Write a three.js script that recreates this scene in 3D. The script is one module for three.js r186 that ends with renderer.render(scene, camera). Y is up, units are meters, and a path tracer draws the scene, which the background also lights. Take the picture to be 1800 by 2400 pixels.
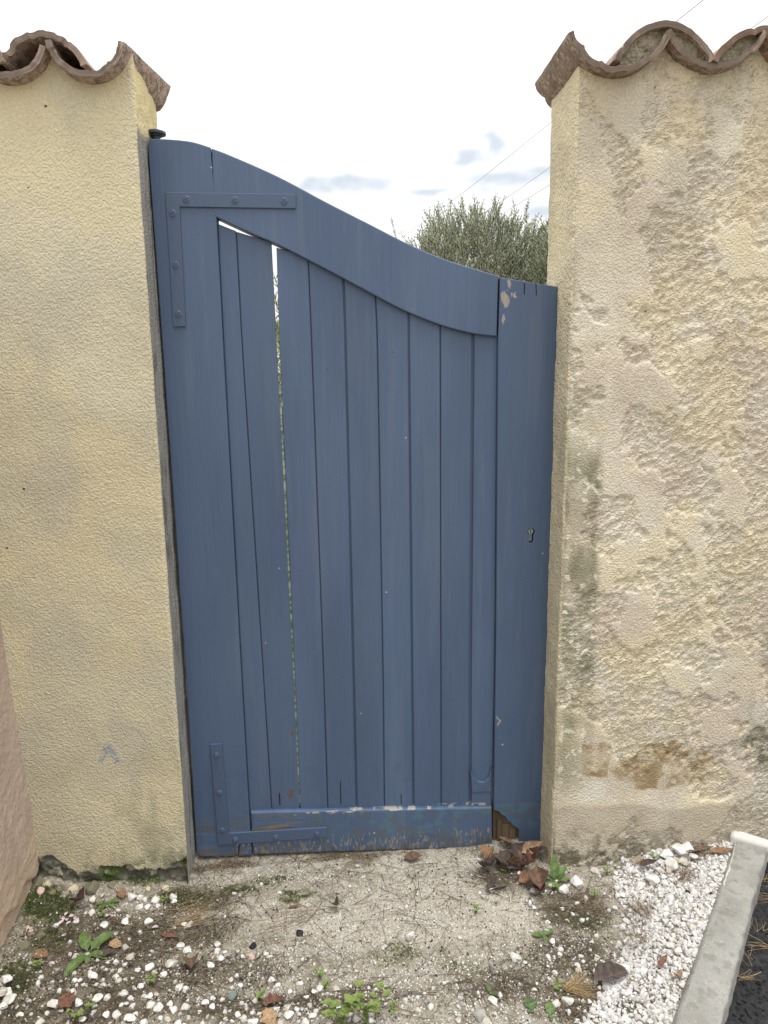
import * as THREE from 'three';
import { mergeGeometries, mergeVertices, toCreasedNormals } from 'three/addons/utils/BufferGeometryUtils.js';
import { RoundedBoxGeometry } from 'three/addons/geometries/RoundedBoxGeometry.js';

// ------------------------------------------------------------------ camera
const scene = new THREE.Scene();
const FOCAL = 1733, PITCH = 10.7, YAW = 3.8, ROLL = 0.4, EYE = 1.22, BACK = 1.722;   // focal length in photograph pixels (1800 x 2400), degrees, metres
const camera = new THREE.PerspectiveCamera(2 * Math.atan(1200 / FOCAL) * 180 / Math.PI, 0.75, 0.05, 900);
const rad = d => d * Math.PI / 180;
camera.position.set(0, EYE, BACK);
camera.rotation.order = 'YXZ';
camera.rotation.set(-rad(PITCH), -rad(YAW), -rad(ROLL));
camera.updateMatrixWorld(true);
scene.add(camera);

// ------------------------------------------------------------------ random numbers and noise
function rng(seed) { let a = seed >>> 0; return () => { a = (a + 0x6D2B79F5) | 0; let t = Math.imul(a ^ (a >>> 15), 1 | a); t = (t + Math.imul(t ^ (t >>> 7), 61 | t)) ^ t; return ((t ^ (t >>> 14)) >>> 0) / 4294967296; }; }
function h2(ix, iy, s) { let h = Math.imul(ix, 374761393) ^ Math.imul(iy, 668265263) ^ Math.imul(s, 1274126177); h = Math.imul(h ^ (h >>> 13), 1274126177); h ^= h >>> 16; return (h >>> 0) / 4294967296; }
function vn(x, y, s = 0) {                                       // value noise, 0..1
  const ix = Math.floor(x), iy = Math.floor(y), fx = x - ix, fy = y - iy;
  const u = fx * fx * (3 - 2 * fx), v = fy * fy * (3 - 2 * fy);
  const a = h2(ix, iy, s), b = h2(ix + 1, iy, s), c = h2(ix, iy + 1, s), d = h2(ix + 1, iy + 1, s);
  return a + (b - a) * u + (c - a) * v + (a - b - c + d) * u * v;
}
function fbm(x, y, s = 0, o = 4) { let t = 0, a = 0.5, n = 0; for (let k = 0; k < o; k++) { t += a * vn(x, y, s + k * 17); n += a; a *= 0.5; const nx = 1.6 * x + 1.2 * y + 3.1; y = -1.2 * x + 1.6 * y + 7.7; x = nx; } return t / n; }
function ridge(x, y, s = 0, o = 3) { let t = 0, a = 0.5, n = 0; for (let k = 0; k < o; k++) { t += a * (1 - Math.abs(2 * vn(x, y, s + k * 13) - 1)); n += a; a *= 0.5; const nx = 1.6 * x + 1.2 * y; y = -1.2 * x + 1.6 * y; x = nx; } return t / n; }
const clamp = (x, a = 0, b = 1) => Math.min(b, Math.max(a, x));
const ss = (a, b, x) => { const t = clamp((x - a) / (b - a)); return t * t * (3 - 2 * t); };
const lerp = (a, b, t) => a + (b - a) * t;
const mix = (a, b, t) => [lerp(a[0], b[0], t), lerp(a[1], b[1], t), lerp(a[2], b[2], t)];
const blob = (x, y, cx, cy, rx, ry) => { const dx = (x - cx) / rx, dy = (y - cy) / ry; return Math.sqrt(dx * dx + dy * dy); };

// ------------------------------------------------------------------ sky (thin bright overcast with a few pale blue gaps low down) and sun
const AX = [new THREE.Vector3(1, 0, 0), new THREE.Vector3(0, 1, 0), new THREE.Vector3(0, 0, 1)].map(v => v.applyQuaternion(camera.quaternion));
function ray(px, py) { return new THREE.Vector3().addScaledVector(AX[0], (px - 900) / FOCAL).addScaledVector(AX[1], (1200 - py) / FOCAL).addScaledVector(AX[2], -1); }
const SKY_LEVEL = 1.0;
{
  const W = 2048, H = 1024, data = new Float32Array(W * H * 4), rs = rng(4242);
  const gaps = [[840, 432, 0.05, 0.014], [1090, 372, 0.035, 0.007], [1190, 424, 0.055, 0.011], [1165, 335, 0.02, 0.014], [1262, 396, 0.03, 0.008], [745, 432, 0.025, 0.011], [1280, 492, 0.035, 0.012], [1020, 455, 0.03, 0.006], [1180, 405, 0.14, 0.035, 0.4], [860, 440, 0.10, 0.022, 0.4]].map(([px, py, w, h, k = 1]) => { const d = ray(px, py).normalize(); return [Math.atan2(d.z, d.x), Math.asin(d.y), w, h, k]; });
  for (let k = 0; k < 70; k++) { const az = (rs() - 0.5) * 6.1; if (Math.abs(az + 1.5) < 0.62) continue; gaps.push([az, 0.07 + 0.2 * rs(), 0.03 + 0.05 * rs(), 0.006 + 0.012 * rs(), 1]); gaps.push([az, 0.07 + 0.2 * rs(), 0.12, 0.03, 0.4]); }   // the same kind of gaps all round
  for (let j = 0; j < H; j++) {
    const el = ((j + 0.5) / H - 0.5) * Math.PI, se = Math.sin(el), ce = Math.cos(el), near = gaps.filter(g => Math.abs(g[1] - el) < g[3] * 2.4 + 0.01);
    for (let i = 0; i < W; i++) {
      const az = ((i + 0.5) / W - 0.5) * 2 * Math.PI, o = (j * W + i) * 4;
      let c = [0.35, 0.34, 0.32];
      if (se >= 0) {
        const x = ce * Math.cos(az), z = ce * Math.sin(az), q = 1 / (Math.max(se, 0.02) + 0.16), cx = x * q, cz = z * q;
        const L = (1 + 1.9 * se) / 1.9 * (0.9 + 0.2 * fbm(cx * 1.2 + 5, cz * 1.2 + 9, 3, 4));
        c = [L, L, L * 1.01]; let gap = 0;
        if (near.length) { const wa = az + 0.05 * (fbm(az * 26, el * 60, 12, 3) - 0.5), we = el + 0.022 * (fbm(az * 26 + 7, el * 60, 13, 3) - 0.5), fine = 0.55 + 0.9 * fbm(az * 60, el * 130, 14, 3); for (const [ga, ge, w, h, k] of near) gap = Math.max(gap, k * ss(1.5, 0.2, blob(wa, we, ga, ge, w, h)) * fine); }
        c = mix(c, [0.40, 0.45, 0.515], clamp(gap) * 0.85);
      }
      data[o] = c[0] * SKY_LEVEL; data[o + 1] = c[1] * SKY_LEVEL; data[o + 2] = c[2] * SKY_LEVEL; data[o + 3] = 1;
    }
  }
  const sky = new THREE.DataTexture(data, W, H, THREE.RGBAFormat, THREE.FloatType);
  sky.mapping = THREE.EquirectangularReflectionMapping; sky.magFilter = THREE.LinearFilter; sky.needsUpdate = true;
  scene.background = sky; scene.environment = sky;
}
const sun = new THREE.DirectionalLight(new THREE.Color(1, 0.985, 0.955), 1.4);
sun.position.set(0.6, 6.6, 0.95); sun.target.position.set(0, 0.6, 0);
sun.castShadow = true; sun.shadow.radius = 40; sun.shadow.mapSize.set(2048, 2048);
Object.assign(sun.shadow.camera, { left: -4, right: 4, top: 4, bottom: -4, near: 0.5, far: 20 });
scene.add(sun, sun.target);
const EXPOSURE = 1.62;

// ------------------------------------------------------------------ places from the photograph
const EYEP = camera.position;
const onZ = (px, py, z = 0) => { const d = ray(px, py); return EYEP.clone().addScaledVector(d, (z - EYEP.z) / d.z); };
const onY = (px, py, y = 0) => { const d = ray(px, py); return EYEP.clone().addScaledVector(d, (y - EYEP.y) / d.y); };

// ------------------------------------------------------------------ naming helpers
const taken = {};
function numbered(n) { const k = taken[n] = (taken[n] ?? -1) + 1; return k ? `${n}_${String(k).padStart(3, '0')}` : n; }
function dress(o) { o.traverse(m => { if (m.isMesh) { m.castShadow = true; m.receiveShadow = true; } }); return o; }
function tag(o, label, category, group, kind) { if (label) o.userData.label = label; if (category) o.userData.category = category; if (group) o.userData.group = group; if (kind) o.userData.kind = kind; return o; }
function thing(name, label, category, pos = [0, 0, 0], group) { const g = new THREE.Group(); g.name = numbered(name); g.position.set(...pos); scene.add(g); return tag(g, label, category, group); }
function top(name, geo, mat, label, category, group, kind) { const m = dress(new THREE.Mesh(geo, mat)); m.name = numbered(name); scene.add(m); return tag(m, label, category, group, kind); }
function part(name, geo, mat, parent, label) { const m = dress(new THREE.Mesh(geo, mat)); m.name = name; parent.add(m); if (label) m.userData.label = label; return m; }

// ------------------------------------------------------------------ textures
function colourTex(w, h, fn, wrap = THREE.ClampToEdgeWrapping) {     // fn(u, v) -> sRGB 0..255
  const d = new Uint8Array(w * h * 4);
  for (let j = 0; j < h; j++) for (let i = 0; i < w; i++) { const c = fn((i + 0.5) / w, (j + 0.5) / h), o = (j * w + i) * 4; d[o] = clamp(c[0], 0, 255); d[o + 1] = clamp(c[1], 0, 255); d[o + 2] = clamp(c[2], 0, 255); d[o + 3] = 255; }
  const t = new THREE.DataTexture(d, w, h); t.colorSpace = THREE.SRGBColorSpace; t.magFilter = THREE.LinearFilter; t.wrapS = t.wrapT = wrap; t.needsUpdate = true; return t;
}
function greyTex(w, h, fn, wrap = THREE.RepeatWrapping) {            // fn -> 0..1
  const d = new Uint8Array(w * h * 4);
  for (let j = 0; j < h; j++) for (let i = 0; i < w; i++) { const c = clamp(fn((i + 0.5) / w, (j + 0.5) / h)) * 255, o = (j * w + i) * 4; d[o] = d[o + 1] = d[o + 2] = c; d[o + 3] = 255; }
  const t = new THREE.DataTexture(d, w, h); t.magFilter = THREE.LinearFilter; t.wrapS = t.wrapT = wrap; t.needsUpdate = true; return t;
}
const std = o => new THREE.MeshStandardMaterial(Object.assign({ roughness: 0.9, metalness: 0 }, o));

// ================================================================== GROUND
const FRONT = 0.1, REAR = -0.1, LEFT_CORNER = -0.384, RIGHT_CORNER = 0.514, PINK = -0.724;
const gravelEdge = (x, z) => ss(0.60, 0.80, x + 0.25 * (z - 0.1) - 0.03 + 0.05 * (fbm(x * 14, z * 14, 71, 3) - 0.5));
const K0 = onY(1752, 1983, 0.062), K1 = onY(1624, 2400, 0.062), KL = Math.hypot(K1.x - K0.x, K1.z - K0.z), KX = (K1.z - K0.z) / KL, KZ = -(K1.x - K0.x) / KL, KOFF = (K0.x - 1.0) * KX + (0.1 - 0.1) * KZ;   // across the kerb
function soilY(x, z) {
  let y = 0.006 * (fbm(x * 9, z * 9, 21, 4) - 0.5) + 0.004 * (fbm(x * 45, z * 45, 22, 3) - 0.5) + 0.0025 * (vn(x * 190, z * 190, 23) - 0.5);
  y += 0.034 * gravelEdge(x, z) + 0.014 * ss(-0.09, -0.01, (x - 1.0) * KX + (z - 0.1) * KZ - KOFF);
  y += 0.022 * ss(0.22, 0.09, z) * ss(-0.36, -0.46, x);
  y += 0.02 * ss(-0.62, -0.72, x);
  y += 0.010 * ss(0.03, -0.01, z) * ss(0.3, 0.42, x) * ss(0.54, 0.5, x);
  y -= 0.004 * ss(0.06, 0.0, z);
  y -= 0.1 * ss(0.02, 0.05, (x - 1.0) * KX + (z - 0.1) * KZ - KOFF);
  return y;
}
const SX0 = -0.9, SX1 = 1.12, SZ0 = -0.16, SZ1 = 0.86;
const areaBlobs = (list) => list.map(([px, py, rx, rz, s = 1]) => { const p = onY(px, py); return [p.x, p.z, rx, rz, s]; });
const sandBlobs = areaBlobs([[640, 2140, 0.15, 0.05], [1080, 2130, 0.22, 0.075], [800, 2150, 0.2, 0.06], [960, 2080, 0.2, 0.05], [1180, 2165, 0.16, 0.05], [560, 2050, 0.05, 0.03], [750, 2020, 0.08, 0.03], [930, 2190, 0.16, 0.05], [1000, 2020, 0.2, 0.04], [560, 2160, 0.09, 0.03]]);
const mossBlobs = areaBlobs([[105, 2135, 0.06, 0.05, 1.3], [120, 2200, 0.04, 0.04, 0.8], [430, 2110, 0.06, 0.035, 0.9], [560, 2085, 0.05, 0.02, 0.7], [690, 2100, 0.05, 0.018, 0.7], [640, 2060, 0.05, 0.015, 0.6], [920, 2240, 0.06, 0.03, 0.35], [1380, 2160, 0.05, 0.05, 0.4], [30, 2310, 0.05, 0.06, 0.8], [300, 2075, 0.12, 0.02, 0.8], [1080, 2270, 0.05, 0.03, 0.3]]);
const litterBlobs = areaBlobs([[250, 2200, 0.22, 0.09], [330, 2290, 0.3, 0.05], [150, 2360, 0.3, 0.05], [1330, 2130, 0.08, 0.07], [1330, 2240, 0.10, 0.07], [1190, 2060, 0.09, 0.03], [500, 2030, 0.1, 0.02], [800, 2010, 0.12, 0.015], [430, 2180, 0.14, 0.05], [700, 2350, 0.25, 0.03], [1380, 2350, 0.12, 0.05], [1200, 2320, 0.12, 0.04], [460, 2110, 0.1, 0.05]]);
const gritBlobs = areaBlobs([[950, 2290, 0.3, 0.07], [780, 2220, 0.16, 0.07], [1150, 2270, 0.2, 0.06], [700, 2050, 0.12, 0.025], [1250, 2230, 0.14, 0.06], [330, 2140, 0.16, 0.04], [850, 2360, 0.3, 0.06], [1060, 2360, 0.25, 0.06], [600, 2290, 0.2, 0.06], [900, 2160, 0.2, 0.05]]);
function field(list, x, z, seed) { const wx = x + 0.05 * (fbm(x * 16, z * 16, seed, 3) - 0.5), wz = z + 0.05 * (fbm(x * 16 + 9, z * 16, seed + 1, 3) - 0.5); let m = 0; for (const [cx, cz, rx, rz, s] of list) m = Math.max(m, s * ss(1.35, 0.45, blob(wx, wz, cx, cz, rx, rz))); return m; }
function soilColour(x, z) {
  const sand = field(sandBlobs, x, z, 31), moss = field(mossBlobs, x, z, 41), lit = field(litterBlobs, x, z, 51), gr = gravelEdge(x, z);
  const n = fbm(x * 60, z * 60, 61, 4), f = vn(x * 420, z * 420, 62), g = fbm(x * 22, z * 22, 63, 3);
  let c = mix([128, 121, 107], [154, 147, 134], n);
  c = mix(c, mix([150, 143, 129], [170, 163, 150], n), clamp(sand * 1.1 + 0.15));
  c = mix(c, mix([74, 66, 52], [112, 102, 86], g), clamp(lit * (0.5 + 1.1 * (n - 0.25))));
  c = mix(c, [78, 69, 54], ss(0.56, 0.68, fbm(x * 70, z * 70, 64, 4)) * (0.3 + 0.55 * lit) * (1 - 0.4 * sand));
  c = mix(c, mix([58, 64, 30], [84, 86, 46], f), clamp(moss * ss(0.3, 0.6, n + 0.25 * (g - 0.5) + 0.12)));
  c = mix(c, mix([132, 124, 110], [178, 172, 162], f), gr * 0.75);
  if (h2(Math.floor(x * 520), Math.floor(z * 520), 5) > 0.955 - 0.05 * sand) c = mix(c, [214, 209, 198], 0.75);
  if (h2(Math.floor(x * 480), Math.floor(z * 480), 6) > 0.965) c = mix(c, [62, 55, 44], 0.7);
  return c.map(v => v * (0.93 + 0.14 * f));
}
{
  const map = colourTex(2048, 1056, (u, v) => soilColour(lerp(SX0, SX1, u), lerp(SZ0, SZ1, v)));
  const bump = greyTex(2048, 1056, (u, v) => { const x = lerp(SX0, SX1, u), z = lerp(SZ0, SZ1, v); return 0.5 * vn(x * 330, z * 330, 81) + 0.3 * vn(x * 700, z * 700, 82) + 0.2 * fbm(x * 90, z * 90, 83, 3); }, THREE.ClampToEdgeWrapping);
  const nx = 480, nz = 250, pos = [], uv = [], idx = [];
  for (let j = 0; j <= nz; j++) for (let i = 0; i <= nx; i++) {
    const x = lerp(SX0, SX1, i / nx), z = lerp(SZ0, SZ1, j / nz);
    const rim = (i === 0 || j === 0 || i === nx || j === nz);
    pos.push(x, rim ? -0.05 : soilY(x, z), z); uv.push(i / nx, j / nz);
    if (i < nx && j < nz) { const a = j * (nx + 1) + i, b = a + nx + 1; idx.push(a, b, a + 1, b, b + 1, a + 1); }
  }
  const g = new THREE.BufferGeometry(); g.setAttribute('position', new THREE.Float32BufferAttribute(pos, 3)); g.setAttribute('uv', new THREE.Float32BufferAttribute(uv, 2)); g.setIndex(idx); g.computeVertexNormals();
  tag(top('soil', g, std({ map, bumpMap: bump, bumpScale: 0.003, roughness: 1 }), 'pale sandy soil with moss and litter in front of the gate', 'soil'), null, null, null, 'structure');
  const far = colourTex(256, 256, (u, v) => { const n = fbm(u * 24, v * 24, 91, 4); return mix([120, 112, 94], [160, 150, 130], n); }, THREE.RepeatWrapping);
  far.repeat.set(150, 150);
  const fg = new THREE.PlaneGeometry(600, 600).rotateX(-Math.PI / 2).translate(0, -0.03, 0);
  tag(top('ground', fg, std({ map: far, roughness: 1 }), 'bare ground stretching away on both sides of the wall', 'ground'), null, null, null, 'structure');
}

// kerb and asphalt -------------------------------------------------
const KERB_TOP = 0.062;
const kl0 = onY(1752, 1983, KERB_TOP), kl1 = onY(1624, 2400, KERB_TOP);         // top left arris
const kr0 = onY(1845, 1983, KERB_TOP), kr1 = onY(1697, 2400, KERB_TOP);
const kDir = new THREE.Vector3().subVectors(kl1, kl0).setY(0).normalize();
const kSide = new THREE.Vector3(-kDir.z, 0, kDir.x).multiplyScalar(-1);          // to the right of the run
if (kSide.x < 0) kSide.multiplyScalar(-1);
const kWide = 0.068, kLong = 1.0;
const kerbAt = (s, w) => new THREE.Vector3(kl0.x, 0, FRONT + 0.002).addScaledVector(kDir, s).addScaledVector(kSide, w);
const overKerb = (x, z) => { const d = new THREE.Vector3(x - kl0.x, 0, z - FRONT); const s = d.dot(kDir), w = d.dot(kSide); return { s, w }; };
const kerbMap = colourTex(1024, 512, (u, v) => {
  const x = u * 1.0, y = v * 0.3; const n = fbm(x * 30, y * 30, 101, 5), f = vn(x * 900, y * 900, 102);
  let c = mix([138, 137, 131], [160, 159, 152], n); c = mix(c, [124, 121, 112], 0.45 * ss(0.42, 0.72, fbm(x * 14, y * 20, 108, 5))); c = mix(c, [112, 107, 96], 0.4 * ss(0.52, 0.74, fbm(x * 70, y * 70, 109, 4))); c = c.map(k => k * (0.92 + 0.14 * f));
  if (h2(Math.floor(x * 420), Math.floor(y * 420), 103) > 0.993) c = mix(c, [106, 104, 98], 0.5);
  if (h2(Math.floor(x * 420), Math.floor(y * 420), 104) > 0.996) c = mix(c, [196, 195, 190], 0.6);
  const sc = Math.abs(y - 0.115 - 0.006 * Math.sin(x * 9) - 0.003 * (vn(x * 60, 2, 105) - 0.5)); if (x < 0.22 && sc < 0.0022 * vn(x * 110, 0.5, 106) + 0.0004) c = mix(c, [218, 215, 208], 0.75);
  for (const [sx, sy, l, a] of [[0.12, 0.09, 0.02, 0.2], [0.25, 0.1, 0.016, -0.2], [0.3, 0.06, 0.014, 0.3], [0.31, 0.064, 0.012, 0.3], [0.36, 0.09, 0.018, 0.1], [0.2, 0.06, 0.01, 0.5]]) { const dx = x - sx - a * (y - sy), dy = y - sy; if (Math.abs(dx) < 0.0016 && Math.abs(dy) < l && vn(y * 300, sx * 90, 107) > 0.4) c = mix(c, [226, 223, 217], 0.8); }
  return c;
});
const grain = greyTex(512, 512, (u, v) => 0.5 * vn(u * 128, v * 128, 111) + 0.5 * vn(u * 256, v * 256, 112));
{
  const prof = [[0.014, -0.05], [0.0, -0.02], [-0.012, 0.02], [-0.010, KERB_TOP - 0.016], [-0.004, KERB_TOP - 0.004], [0.003, KERB_TOP], [kWide * 0.5, KERB_TOP + 0.0015], [kWide - 0.006, KERB_TOP], [kWide, KERB_TOP - 0.006], [kWide + 0.002, -0.05]];
  const lens = [0]; for (let k = 1; k < prof.length; k++) lens.push(lens[k - 1] + Math.hypot(prof[k][0] - prof[k - 1][0], prof[k][1] - prof[k - 1][1]));
  const n = 160, pos = [], uv = [], idx = [];
  for (let i = 0; i <= n; i++) for (let k = 0; k < prof.length; k++) {
    const s = i / n * kLong, rough = 0.0034 * (fbm(s * 40, k * 3.1, 121, 3) - 0.5) + (k > 5 ? 0.006 * Math.max(0, vn(s * 34, k, 122) - 0.72) * -1 : 0);
    const p = kerbAt(s, prof[k][0] + (k >= 7 ? rough * 2.2 : rough)); pos.push(p.x, prof[k][1] + rough * 0.5, p.z); uv.push(s, lens[k] / 0.3);
    if (i < n && k < prof.length - 1) { const a = i * prof.length + k, b = a + prof.length; idx.push(a, a + 1, b, b, a + 1, b + 1); }
  }
  const g = new THREE.BufferGeometry(); g.setAttribute('position', new THREE.Float32BufferAttribute(pos, 3)); g.setAttribute('uv', new THREE.Float32BufferAttribute(uv, 2)); g.setIndex(idx); g.computeVertexNormals();
  const b = grain.clone(); b.repeat.set(6, 2); b.needsUpdate = true;
  const kerb = thing('kerb_stone', 'grey concrete kerb stone running out from the right wall beside the asphalt', 'kerb');
  part('body', g, std({ map: kerbMap, bumpMap: b, bumpScale: 0.0012, roughness: 0.95, side: THREE.DoubleSide }), kerb);
  const cap = new RoundedBoxGeometry(0.098, 0.052, 0.034, 4, 0.012); const cp = cap.attributes.position;
  for (let i = 0; i < cp.count; i++) { const x = cp.getX(i), y = cp.getY(i), z = cp.getZ(i), d = 0.006 * (fbm(x * 50 + 3, z * 50 + y * 40, 131, 3) - 0.5); cp.setXYZ(i, x + d, y + d * 1.4, z + d); }
  cap.computeVertexNormals();
  const m = part('mortar_joint', cap, std({ color: 0xd9d7d0, bumpMap: grain, bumpScale: 0.001 }), kerb, 'white mortar filling the joint between kerb and wall');
  const cpos = kerbAt(0.006, kWide * 0.45); m.position.set(cpos.x, KERB_TOP - 0.012, cpos.z); m.rotation.y = Math.atan2(-kSide.z, kSide.x);
}
{
  const a = kerbAt(-0.01, kWide - 0.002), b = kerbAt(1.6, kWide - 0.002);
  const nx = 60, nz = 120, pos = [], uv = [], idx = [];
  for (let j = 0; j <= nz; j++) for (let i = 0; i <= nx; i++) {
    const t = j / nz, e = new THREE.Vector3().lerpVectors(a, b, t), wdt = i / nx; const x = e.x + wdt * wdt * 3.0, z = e.z;
    pos.push(x, 0.022 + 0.005 * (fbm(x * 60, z * 60, 141, 3) - 0.5), z); uv.push(x * 2, z * 2);
    if (i < nx && j < nz) { const q = j * (nx + 1) + i, r = q + nx + 1; idx.push(q, r, q + 1, r, r + 1, q + 1); }
  }
  const g = new THREE.BufferGeometry(); g.setAttribute('position', new THREE.Float32BufferAttribute(pos, 3)); g.setAttribute('uv', new THREE.Float32BufferAttribute(uv, 2)); g.setIndex(idx); g.computeVertexNormals();
  const map = colourTex(512, 512, (u, v) => { const n = vn(u * 90, v * 90, 151), f = vn(u * 256, v * 256, 152); const k = 20 + 20 * n + 12 * f; return [k, k, k * 1.05]; }, THREE.RepeatWrapping);
  const bump = greyTex(512, 512, (u, v) => 0.7 * vn(u * 80, v * 80, 153) + 0.3 * vn(u * 200, v * 200, 154));
  tag(top('asphalt', g, std({ map, bumpMap: bump, bumpScale: 0.006, roughness: 0.95 }), 'coarse black asphalt on the far side of the kerb', 'asphalt'), null, null, null, 'structure');
}

// ================================================================== WALLS
function wallGeometry(path, topAt, disp, rows, flip, texW, texH, lean) {     // path: [x, z, nx, nz, u]
  const n = path.length, pos = [], uv = [], idx = [];
  for (let j = 0; j <= rows + 1; j++) for (let i = 0; i < n; i++) {
    const [x, z, nx, nz, u] = path[i], t = Math.min(1, j / rows), y = -0.03 + (topAt(x, z) + 0.03) * t;
    const d = disp(u, y, x, z), lx = lean * (1 - y / 1.83);                      // the jambs are not quite plumb
    if (j <= rows) pos.push(x + nx * d + lx, y, z + nz * d); else pos.push(x + lx, y, 0);
    uv.push(u / texW, y / texH);
    if (i < n - 1 && j <= rows) { const a = j * n + i, b = a + n; if (flip) idx.push(a, a + 1, b, b, a + 1, b + 1); else idx.push(a, b, a + 1, b, b + 1, a + 1); }
  }
  const g = new THREE.BufferGeometry(); g.setAttribute('position', new THREE.Float32BufferAttribute(pos, 3)); g.setAttribute('uv', new THREE.Float32BufferAttribute(uv, 2)); g.setIndex(idx); g.computeVertexNormals(); return g;
}
function wallPath(xFar, xFine, corner, s, step, wob) {                 // s = +1: wall lies to the right of its corner
  const p = []; let u = 0, last = null; const r = 0.007;
  const add = (x, z, nx, nz) => { if (last) u += Math.hypot(x - last[0], z - last[1]); last = [x, z]; p.push([x, z, nx, nz, u]); };
  const nc = Math.max(1, Math.ceil(Math.abs(xFar - xFine) / 0.03)), nf = Math.ceil(Math.abs(xFine - corner) / step);
  for (let i = 0; i < nc; i++) add(lerp(xFar, xFine, i / nc), FRONT, 0, 1);
  for (let i = 0; i <= nf; i++) add(lerp(xFine, corner + s * r, i / nf), FRONT, 0, 1);
  for (const a of [30, 60, 90]) add(corner + s * r - s * r * Math.sin(rad(a)), FRONT - r + r * Math.cos(rad(a)), -s * Math.sin(rad(a)), Math.cos(rad(a)));
  for (let i = 1; i <= 48; i++) add(corner, lerp(FRONT - r, REAR + r, i / 48), -s, 0);
  add(corner + s * 0.005, REAR, -s * 0.7, -0.7); add(lerp(corner, xFar, 0.5), REAR, 0, -1); add(xFar, REAR, 0, -1);
  return p;
}
// tile arcs: centre x, half width, y of the lowest underside, sag ------------
const rightChannels = [[0.583, 0.1, 1.808, 0.066], [0.785, 0.101, 1.820, 0.064], [0.988, 0.1, 1.818, 0.066], [1.19, 0.1, 1.818, 0.066], [1.392, 0.1, 1.818, 0.066], [1.594, 0.1, 1.818, 0.066]];
const rightCovers = [[0.682, 0.098, 1.908, 0.066], [0.884, 0.1, 1.902, 0.062], [1.087, 0.098, 1.905, 0.066], [1.29, 0.098, 1.905, 0.066], [1.492, 0.098, 1.905, 0.066]];
const leftChannels = [[-0.461, 0.07, 1.781, 0.058], [-0.614, 0.073, 1.776, 0.056], [-0.768, 0.073, 1.778, 0.056]];
const leftCovers = [[-0.543, 0.076, 1.866, 0.052], [-0.692, 0.075, 1.866, 0.052]];
const arcY = (x, [cx, hw, y0, sag]) => { const R = (hw * hw + sag * sag) / (2 * sag), dx = clamp(x - cx, -hw, hw); return y0 + R - Math.sqrt(R * R - dx * dx); };
const underTiles = list => (x) => { let y = 9; for (const c of list) if (Math.abs(x - c[0]) <= c[1] + 0.012) y = Math.min(y, arcY(x, c)); return (y > 8 ? list[0][2] + list[0][3] : y) + 0.002; };

// right wall: coarse trowelled render -----------------------------------------
const RW = 1.02, RH = 1.92;
const rwPath = wallPath(1.66, 1.08, RIGHT_CORNER, 1, 0.0036);
const rwCorner = rwPath.find(p => p[1] < FRONT - 1e-4)[4];                // u where the corner begins
const rwU = x => rwCorner - (x - RIGHT_CORNER - 0.007);                     // front face: x -> u
const rwX = u => RIGHT_CORNER + 0.007 + (rwCorner - u);
function gridded(fn, u0, u1, y0, y1, nu, ny) {                            // fn(u, y) -> [a, b], sampled once and looked up bilinearly
  const A = new Float32Array(nu * ny), B = new Float32Array(nu * ny);
  for (let j = 0; j < ny; j++) for (let i = 0; i < nu; i++) { const r = fn(lerp(u0, u1, i / (nu - 1)), lerp(y0, y1, j / (ny - 1))); A[j * nu + i] = r[0]; B[j * nu + i] = r[1]; }
  return (u, y) => { const a = clamp((u - u0) / (u1 - u0)) * (nu - 1.001), b = clamp((y - y0) / (y1 - y0)) * (ny - 1.001), i = Math.floor(a), j = Math.floor(b), fa = a - i, fb = b - j, k = j * nu + i; const m = T => (T[k] * (1 - fa) + T[k + 1] * fa) * (1 - fb) + (T[k + nu] * (1 - fa) + T[k + nu + 1] * fa) * fb; return [m(A), m(B)]; };
}
function rwReliefAt(u, y) {                                                  // 0..1 height, and how flat-trowelled
  const wx = u + 0.03 * (fbm(u * 11, y * 11, 201, 3) - 0.5), wy = y + 0.03 * (fbm(u * 11 + 5, y * 11, 202, 3) - 0.5) + 0.25 * u;
  const rough = 0.6 * Math.pow(ridge(wx * 60, wy * 95, 203, 3), 1.6) + 0.4 * fbm(wx * 130, wy * 170, 204, 3);
  const k = ss(0.505, 0.545, fbm(wx * 10.5 + 3, wy * 9 - u * 5, 206, 5) - 0.012 + 0.12 * (fbm(u * 70, y * 70, 208, 2) - 0.5) + 0.06 * ss(0.72, 0.6, rwX(u)));
  return [lerp(0.05 + 0.85 * rough, 0.66 + 0.05 * fbm(u * 60, y * 60, 209, 3) + 0.03 * vn(u * 300, y * 300, 207), k), k];
}
const rwRelief = gridded(rwReliefAt, rwCorner + 0.25 - RW - 0.02, rwCorner + 0.02, -0.03, RH, 1024, 1920);
const stainA = [onZ(1362, 1500, FRONT), onZ(1352, 1000, FRONT)];
const brown1 = onZ(1395, 1780, FRONT), brown2 = onZ(1560, 1800, FRONT), brown3 = onZ(1480, 1790, FRONT), pale1 = onZ(1390, 1855, FRONT), ochre1 = onZ(1600, 285, FRONT), ochre2 = onZ(1770, 420, FRONT);
const darkR = onZ(1790, 1640, FRONT), darkR2 = onZ(1760, 1740, FRONT), bandY = onZ(1700, 1895, FRONT).y;
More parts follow.
